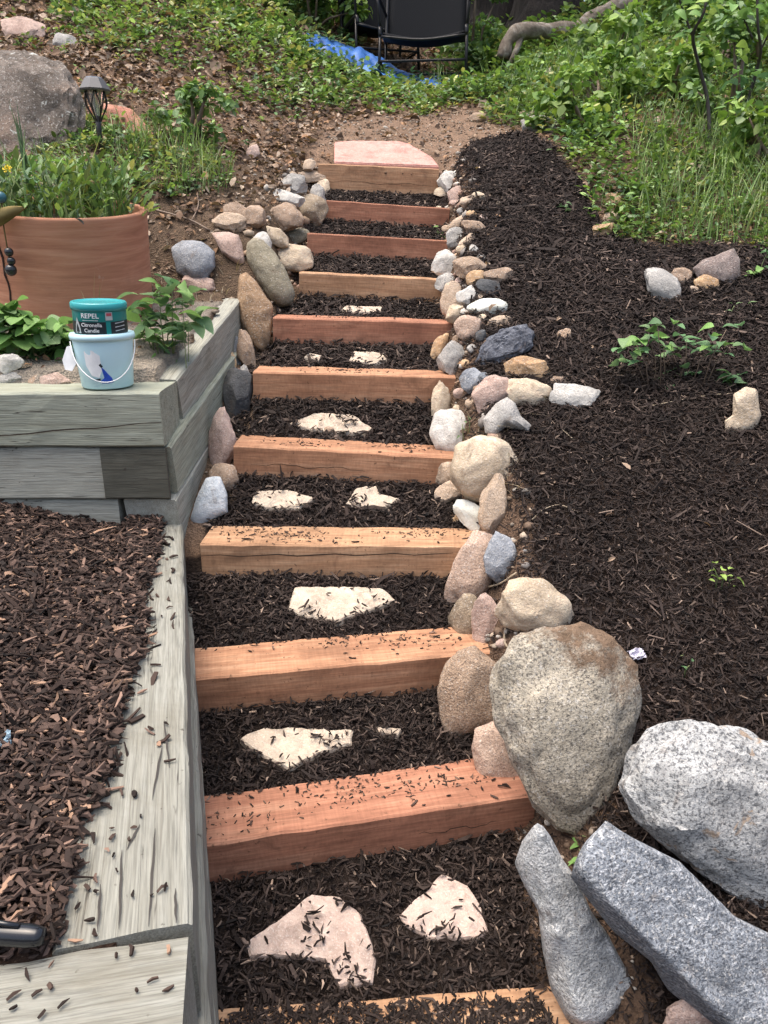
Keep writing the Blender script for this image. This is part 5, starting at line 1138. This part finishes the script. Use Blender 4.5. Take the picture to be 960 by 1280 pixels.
def chair(px, py, rz, Wc, label, Y):
    f = at_y(px, py, Y); t = empty('patio_chair', tuple(f), rz, label=label, cat='chair', group='black sling patio chairs beside the tarp')
    hw = Wc / 2; SH = .37; DP = .48
    s = link('seat', grid_mesh('seat', lambda u, v: ((u - .5) * Wc * .96, -.24 + v * DP, SH + .015 - .045 * math.sin(math.pi * u) - (.05 * (1 - v / .25) ** 2 if v < .25 else 0) - .03 * math.sin(math.pi * v)), 12, 12), M_SLING, t)
    b = link('backrest', grid_mesh('backrest', lambda u, v: ((u - .5) * Wc * .96, .24 + .22 * v + .03 * math.sin(math.pi * u), SH + v * .72 + .03 * math.sin(math.pi * u) * v), 12, 12), M_SLING, t)
    for o in (s, b): q = o.modifiers.new('s', 'SOLIDIFY'); q.thickness = .006
    for sx in (-1, 1):
        x_ = sx * hw
        link('frame', tube('frame', curve_pts([(x_, -.27, SH - .06), (x_, -.22, SH + .01), (x_, .18, SH), (x_, .25, SH + .07), (x_, .47, SH + .74)], 4), .014, 8), M_FRAME, t)
        link('leg', tube('leg', [(x_, -.22, SH), (x_ * 1.03, -.26, 0)], .012, 8), M_FRAME, t); link('leg', tube('leg', [(x_, .2, SH), (x_ * 1.03, .30, 0)], .012, 8), M_FRAME, t)
        link('armrest', tube('armrest', curve_pts([(x_, -.22, SH), (x_ * 1.06, -.24, SH + .2), (x_ * 1.06, -.1, SH + .235), (x_ * 1.02, .3, SH + .22)], 4), .012, 8), M_FRAME, t)
        link('side_bar', tube('side_bar', [(x_, -.25, .14), (x_, .27, .14)], .009, 6), M_FRAME, t)
    for y_, z_ in ((-.27, SH - .06), (.27, .14), (-.25, .14), (.47, SH + .74)): link('cross_bar', tube('cross_bar', curve_pts([(-hw, y_, z_), (0, y_, z_ - (.03 if y_ == -.27 else 0)), (hw, y_, z_)], 4), .010, 7), M_FRAME, t)
    return t
chair(530, 108, R(-6), .68, 'front black sling patio chair with curved seat standing in tall grass', 7.2)
chair(474, 92, R(18), .56, 'rear black sling patio chair at the left, legs beside the blue tarp', 7.9)
m, nt_, b_ = newmat('blue_tarp'); g = N(nt_); g.l(g.ramp(g.noise(g.coords(), 6, 5, .6), [(.3, (.03, .11, .38)), (.6, (.07, .20, .55)), (.8, (.20, .36, .68))]), b_.inputs['Base Color']); b_.inputs['Roughness'].default_value = .35; M_TARP = m  # lightest blue is a sheen put into the colour
def tarp():
    A = np.array(at_y(398, 82, 7.5)); n = 70; V = []; ok = []
    for j in range(n):
        for i in range(n):
            u, v_ = i / (n - 1), j / (n - 1); x = -.66 + u * 1.45; y = 6.82 + v_ * .82 + .22 * (0.5 - u) * (1 - v_)
            q = Vector((x * 3.2, y * 2.4, 4)); f = abs(mnoise.noise(q)) * .12 + abs(mnoise.noise(q * 2.3)) * .08 + .12 * math.exp(-((x + .1) ** 2 + (y - 7.45) ** 2) / .04) + .05 * math.exp(-((x + .45) ** 2 + (y - 7.3) ** 2) / .03)
            V.append((x, y, gz(x, y) + .015 + f))
            pxx, pyy = project(x, y, gz(x, y)); e = mnoise.noise(Vector((x * 5, y * 5, 0))) * .12; ok.append(abs(u - .5) < .47 + e and abs(v_ - .5) < .44 + e)
    Fc = [(j * n + i, j * n + i + 1, (j + 1) * n + i + 1, (j + 1) * n + i) for j in range(n - 1) for i in range(n - 1) if ok[j * n + i] and ok[j * n + i + 1] and ok[(j + 1) * n + i] and ok[(j + 1) * n + i + 1]]
    o = link('tarp', mesh_py('tarp', V, Fc, True), M_TARP, label='crumpled blue plastic tarp on the ground under the patio chairs', cat='tarp'); s = o.modifiers.new('s', 'SOLIDIFY'); s.thickness = .004
tarp()

# ------------------------------------------------------------------ log, trees, bushes, saplings
m, nt_, b_ = newmat('dead_wood'); g = N(nt_); f = g.noise(g.coords((3, 3, 3)), 4, 7, .7, .6); g.l(g.ramp(f, [(.3, (.10, .075, .055)), (.5, (.22, .18, .14)), (.7, (.42, .39, .34))]), b_.inputs['Base Color']); b_.inputs['Roughness'].default_value = .9; g.bump(f, b_, .8, .03); M_LOG = m
m, nt_, b_ = newmat('dark_bark'); g = N(nt_); f = g.noise(g.coords((9, 9, 2)), 2.2, 7, .7, .5); g.l(g.ramp(f, [(.3, (.010, .008, .007)), (.55, (.024, .018, .015)), (.75, (.048, .037, .03))]), b_.inputs['Base Color']); b_.inputs['Roughness'].default_value = .95; g.bump(f, b_, 1., .06); M_BARK = m
lp = [(628, 72, 7.5), (635, 52, 7.5), (652, 40, 7.5), (690, 39, 7.6), (718, 38, 7.7), (740, 24, 7.8), (770, 9, 7.9), (800, -4, 8.0), (850, -20, 8.2)]
P3 = [at_y(*p) for p in lp]; o3 = P3[0].copy(); log = empty('fallen_log', tuple(o3), label='bent weathered grey log lying in the grass before the dark trunk', cat='log')
link('trunk', tube('trunk', curve_pts([tuple(p - o3) for p in P3], 6), [(.050 + .018 * min(1, i / 14)) + .008 * math.sin(i * .7) for i in range(49)], 14, wob=.3), M_LOG, log)
for a, b_2 in (((716, 38, 7.7), (722, 62, 7.6)), ((775, 15, 7.9), (785, 45, 7.7)), ((652, 42, 7.5), (632, 90, 7.4))):
    p, q = at_y(*a) - o3, at_y(*b_2) - o3; link('branch', tube('branch', [tuple(p), tuple((p + q) / 2 + np.array([.03, 0, .03])), tuple(q)], [.035, .025, .014], 8, wob=.2), M_LOG, log)
def crown_leaves(ctrs, n, ls, pal, jit=.3):
    i = rng.integers(0, len(ctrs), n); C_ = np.array([c[0] for c in ctrs])[i]; Rr = np.array([c[1] for c in ctrs])[i]
    d = rng.normal(0, 1, (n, 3)); d /= np.linalg.norm(d, axis=1)[:, None]; rad = rng.random(n) ** .45
    P = C_ + d * rad[:, None] * Rr[:, None] * np.array([1, 1, .8]); shade = np.array([rng.normal(1, .16) for _ in ctrs])[i]
    cols = np.clip(pick(pal, n, .2) * shade[:, None], .01, .6)
    s = ls * rng.uniform(.6, 1.3, n); nn = np.tile([[0, 0, 1.]], (n, 1)) * .8 + d * .4; nn /= np.linalg.norm(nn, axis=1)[:, None]
    return leaves(P, nn, rng.random(n) * 6.283, rng.normal(-.15, .5, n), s, s * rng.uniform(.5, .75, n), cols, .5)
def tree(x, y, r, H, crown_r, nl, label, seed, pal, lean=(0, 0), ls=.11):
    rr = random.Random(seed); z = gz(x, y) - .15; t = empty('tree', (x, y, z), label=label, cat='tree', group='dark trees behind the patio chairs')
    pts = [(0, 0, 0), (0, 0, .35), (lean[0] * .2, lean[1] * .2, 1.2), (lean[0] * .5, lean[1] * .5, H * .5), (lean[0], lean[1], H)]
    cpz = curve_pts(pts, 5); rad = [r * (1.0 + .75 * math.exp(-p.z / .3)) * (1 - .55 * p.z / H) for p in cpz]
    link('trunk', tube('trunk', cpz, rad, 22, wob=.16), M_BARK, t); cs = []
    for k in range(9):
        h = H * rr.uniform(.42, .95); a = rr.uniform(0, 6.283); ln = crown_r * rr.uniform(.6, 1.05); b0 = Vector((lean[0] * h / H, lean[1] * h / H, h)); e = b0 + Vector((math.cos(a) * ln, math.sin(a) * ln, rr.uniform(.3, 1.2)))
        link('limb', tube('limb', curve_pts([b0, (b0 + e) / 2 + Vector((0, 0, .25)), e], 4), [r * .3 * (1 - .07 * i) for i in range(9)], 8, wob=.15), M_BARK, t)
        for _ in range(3): cs.append((tuple(e.lerp(b0, rr.uniform(0, .5)) + Vector((rr.gauss(0, .3), rr.gauss(0, .3), rr.gauss(.2, .3)))), rr.uniform(.5, 1.0)))
    v, f_, c = crown_leaves(cs, nl, ls, pal); link('crown', mesh_np('crown', v, f_, c), M_GREEN, t, kind='stuff')
def gx_at(px, y): return at_y(px, 20, y)[0]
tree(gx_at(684, 9.0), 9.0, .30, 9, 2.6, 9000, 'dark thick trunk with flared base behind the fallen log', 1, GREENS)
tree(gx_at(616, 9.4), 9.4, .26, 9.5, 2.8, 9000, 'dark tree trunk behind the patio chairs, left of the flared trunk', 2, GREENS, (-.3, .2))
tree(gx_at(745, 14.5), 14.5, .16, 8, 2.2, 5000, 'slim dark trunk far behind the fallen log', 3, GREENS, (.3, 0), .13)
def bush(px, y, wd, H, nl, ls, label, pal, seed, cat='bush', name='bush', group='bushes around the upper clearing', zoff=0):
    rr = random.Random(seed); x = gx_at(px, y); z = gz(x, y); t = empty(name, (x, y, z), label=label, cat=cat, group=group); cs = []
    for k in range(int(7 + wd * 6)):
        a = rr.uniform(0, 6.283); q = rr.random() ** .5 * wd / 2; h = H * rr.uniform(.18, .95) * (1 - .45 * (q / (wd / 2)) ** 2); cs.append(((math.cos(a) * q, math.sin(a) * q * .7, h), rr.uniform(.14, .26) * min(wd, H)))
    bm_ = []
    for k in range(6):
        c_ = cs[rr.randrange(len(cs))][0]; link('stem', tube('stem', [(rr.gauss(0, .06), rr.gauss(0, .06), -.05), (c_[0] * .4, c_[1] * .4, c_[2] * .55), c_], [.014, .010, .004], 5), M_TWIG, t)
    v, f_, c = crown_leaves(cs, nl, ls, pal); link('foliage', mesh_np('foliage', v, f_, c), M_GREEN, t, kind='stuff')
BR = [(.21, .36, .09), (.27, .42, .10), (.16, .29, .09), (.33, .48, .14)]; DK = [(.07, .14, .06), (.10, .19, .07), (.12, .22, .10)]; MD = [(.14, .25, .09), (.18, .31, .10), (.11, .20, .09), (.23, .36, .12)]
bush(388, 8.0, .9, .75, 1500, .075, 'rounded bright green bush left of the patio chairs', BR, 1)
bush(340, 8.2, .9, .7, 1500, .07, 'mid green bush at the top of the left slope', MD, 2)
bush(290, 8.3, 1.0, .6, 1300, .07, 'low green bush at the top edge of the left slope', MD, 3)
bush(420, 9.6, 1.1, 1.2, 1600, .08, 'pale green bush behind the patio chairs at the left', BR, 4)
bush(592, 8.0, .55, .95, 900, .055, 'dark green leafy shrub between the chairs and the fallen log', MD, 5)
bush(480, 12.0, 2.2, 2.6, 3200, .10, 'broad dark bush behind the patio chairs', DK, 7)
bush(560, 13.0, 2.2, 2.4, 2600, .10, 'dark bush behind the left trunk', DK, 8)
bush(330, 12.0, 2.6, 2.2, 3000, .10, 'bright bush on the ridge above the left slope', BR, 9)
bush(200, 11, 2.6, 1.5, 2600, .10, 'mid green bush on the ridge at the upper left', MD, 10)
bush(725, 19, 2.6, 1.9, 2200, .13, 'pale sunlit bush seen through the gap between trunks', [(.3, .42, .14), (.36, .46, .2)], 11)  # sunlight is painted in as paler leaf colours
bush(800, 10.5, 1.6, 1.4, 2600, .08, 'leafy green bush behind the fallen log end', MD, 12)
bush(870, 9.5, 1.8, 1.5, 2800, .08, 'leafy green bush behind the saplings', BR, 13)
bush(950, 8.5, 1.8, 1.6, 2800, .08, 'leafy green bush at the upper right corner', MD, 14)
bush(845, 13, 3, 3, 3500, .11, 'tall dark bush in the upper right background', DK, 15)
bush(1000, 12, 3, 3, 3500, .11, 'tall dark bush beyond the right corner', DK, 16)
bush(935, 6.2, .8, .75, 900, .06, 'dark leafy shrub around the right sapling stem', MD, 17)
bush(800, 6.0, .7, .30, 700, .055, 'low leafy bush on the right slope left of the saplings', BR, 18)
bush(730, 4.15, .42, .30, 420, .05, 'yellow green leafy weed clump at the head of the mulch bed', BR, 19)
bush(760, 4.6, .5, .38, 520, .045, 'pale green weed clump behind the mulch head', BR, 20)
bush(935, 4.2, .55, .5, 520, .05, 'leafy clump at the foot of the right sapling', MD, 21)
bush(235, 3.9, .38, .26, 420, .04, 'leafy weed clump on the slope right of the garden lamp', MD, 22)
bush(422, 8.6, .3, .55, 300, .05, 'narrow upright green tuft at the left of the chairs', MD, 23)
for i_, (px_, y_, w_, h_, n_, l_, lab) in enumerate([(905, 5.2, .7, .55, 560, .058, 'airy shrub with large pale leaves between the two saplings'), (770, 5.6, .6, .42, 380, .065, 'airy pale green shrub on the right slope above the mulch head'),
        (850, 4.6, .5, .36, 340, .06, 'light green leafy clump left of the forked sapling foot'), (965, 5.0, .7, .8, 600, .060, 'tall airy shrub with large leaves at the right edge'), (690, 6.0, .6, .22, 380, .05, 'pale weed clump below the fallen log'),
        (835, 7.2, .9, .8, 900, .062, 'tall pale leafy shrub behind the forked sapling'), (760, 8.6, .9, .4, 600, .06, 'bright leafy shrub just under the right part of the log'), (985, 3.7, .45, .35, 300, .055, 'leafy weed clump at the right edge above the mulch')]):
    bush(px_, y_, w_, h_, n_, l_, lab, BR + [(.30, .42, .20)], 40 + i_)
def sapling(paths, label, seed, Y0, lv):
    f = at_y(paths[0][0][0], paths[0][0][1], Y0); f[2] = gz(f[0], f[1]); t = empty('sapling', tuple(f), label=label, cat='sapling', group='dark stemmed saplings on the right slope')
    rr = random.Random(seed); dy = 0
    for k, p in enumerate(paths):
        pts = [at_y(a, b, Y0 + .05 * math.sin(i * 1.1 + k)) - f for i, (a, b) in enumerate(p)]
        if k == 0: pts[0] = np.array([0, 0, -.05])
        r0 = .0095 if k == 0 else .0055; cpv = curve_pts([tuple(q) for q in pts], 5)
        link('stem' if k == 0 else 'branch', tube('stem', cpv, [r0 * (1 - .5 * i / len(cpv)) for i in range(len(cpv))], 7, wob=.15), M_DARKSTEM, t)
    for (a, b, n, mt) in lv:
        q = at_y(a, b, Y0 - .03) - f
        for _ in range(n): leaf(t, q + np.array([rr.gauss(0, .03), rr.gauss(0, .04), rr.gauss(0, .02)]), rr.uniform(0, 6.283), rr.uniform(-.5, .5), .06 * rr.uniform(.7, 1.3), lmesh(mt, .62, True), rr.gauss(0, .4))
sapling([[(890, 190), (885, 131), (874, 84), (866, 45), (879, 17), (884, -8), (890, -40)], [(866, 45), (857, 22), (848, -5), (838, -40)]], 'forked dark stemmed sapling left of the other sapling', 3, 3.9, [(880, 5, 5, M_L3), (890, 20, 5, M_L1), (850, 10, 4, M_L1), (872, 40, 3, M_L1), (840, 0, 4, M_L4)])
sapling([[(920, 160), (936, 122), (947, 84), (951, 62), (947, 28), (947, -40)], [(941, 49), (932, 28), (922, 5)], [(951, 62), (962, 40), (975, 10)]], 'dark stemmed sapling with a yellow green leaf tuft near the right edge', 4, 4.1, [(924, 66, 7, M_L3), (935, 92, 6, M_L1), (925, 100, 5, M_L2), (942, 110, 4, M_L1), (915, 120, 4, M_L2), (930, 20, 5, M_L1), (955, 15, 5, M_L1), (960, 95, 5, M_L2)])

# ------------------------------------------------------------------ small finds
bp = at_z(12, 1168, BED + .03); bo = empty('plastic_piece', tuple(bp), R(-4), label='glossy black plastic piece in the mulch at the lower left edge', cat='plastic piece')
M_GB = m_plain('glossy_black', (.012, .014, .018), .12, bump=0)
link('body', lathe('body', [(0, -.06), (.008, -.058), (.0115, -.045), (.0115, .02), (.010, .03), (.008, .036), (0, .037)], 20), M_GB, bo).rotation_euler = (0, R(90), 0)
link('clip', tube('clip', [(-.03, 0, .011), (-.01, 0, .015), (.012, 0, .012)], .003, 6), M_GB, bo)
def scrap(px, py, s, c, label, seed, cat):
    p = hit(px, py); n = 9; V = []; rr = random.Random(seed)
    for j in range(n):
        for i in range(n): V.append(((i / (n - 1) - .5) * s, (j / (n - 1) - .5) * s * .7, .012 + .35 * s * mnoise.noise(Vector((i * .35, j * .4, seed))) + .2 * s * mnoise.noise(Vector((i * .9, j * .9, seed)))))
    o = link('scrap', mesh_py('scrap', V, [(j * n + i, j * n + i + 1, (j + 1) * n + i + 1, (j + 1) * n + i) for j in range(n - 1) for i in range(n - 1)]), m_plain('scrap', c, .7), None, tuple(p + np.array([0, 0, .012])), label=label, cat=cat)
    o.rotation_euler = (R(30), 0, R(20)); q = o.modifiers.new('s', 'SOLIDIFY'); q.thickness = .002
scrap(793, 827, .035, (.55, .53, .62), 'crumpled pale lilac scrap on the mulch above the grey white boulder', 3, 'scrap')
scrap(3, 938, .03, (.30, .42, .50), 'pale blue scrap in the mulch at the left edge', 5, 'scrap')
def twig(pts, r, label, mt=None):
    P3 = [hit(*p) + np.array([0, 0, .012]) for p in pts]; o = P3[0]
    link('twig', tube('twig', curve_pts([tuple(p - o) for p in P3], 4), r, 5, wob=.2), mt or M_STRAW, None, tuple(o), label=label, cat='twig', group='loose twigs and stalks')
M_STRAW = m_plain('straw', (.36, .29, .20))
twig([(665, 655), (680, 642), (700, 637), (722, 646)], .0016, 'curved dry stalk on the mulch right of the tan pillar rock'); twig([(640, 745), (634, 780), (630, 805), (634, 815)], .003, 'grey stick standing beside the cream oval boulder')
twig([(605, 740), (625, 735), (645, 722)], .0025, 'dry stick across the dark blue grey leaning rock'); twig([(700, 540), (717, 555)], .0018, 'short pale stalk on the mulch below the white rough rock')
twig([(188, 265), (215, 272), (240, 280), (262, 292)], .004, 'thin dark branch on the slope behind the planter', M_TWIG); twig([(240, 280), (248, 262), (247, 245)], .003, 'thin upright twig on the slope beside the dark branch', M_TWIG)
twig([(800, 515), (880, 500), (945, 495)], .0016, 'long dry stalk on the mulch left of the blocky tan rock')
twig([(855, 130), (835, 165), (825, 190)], .003, 'pale dry stem leaning on the right slope below the saplings')
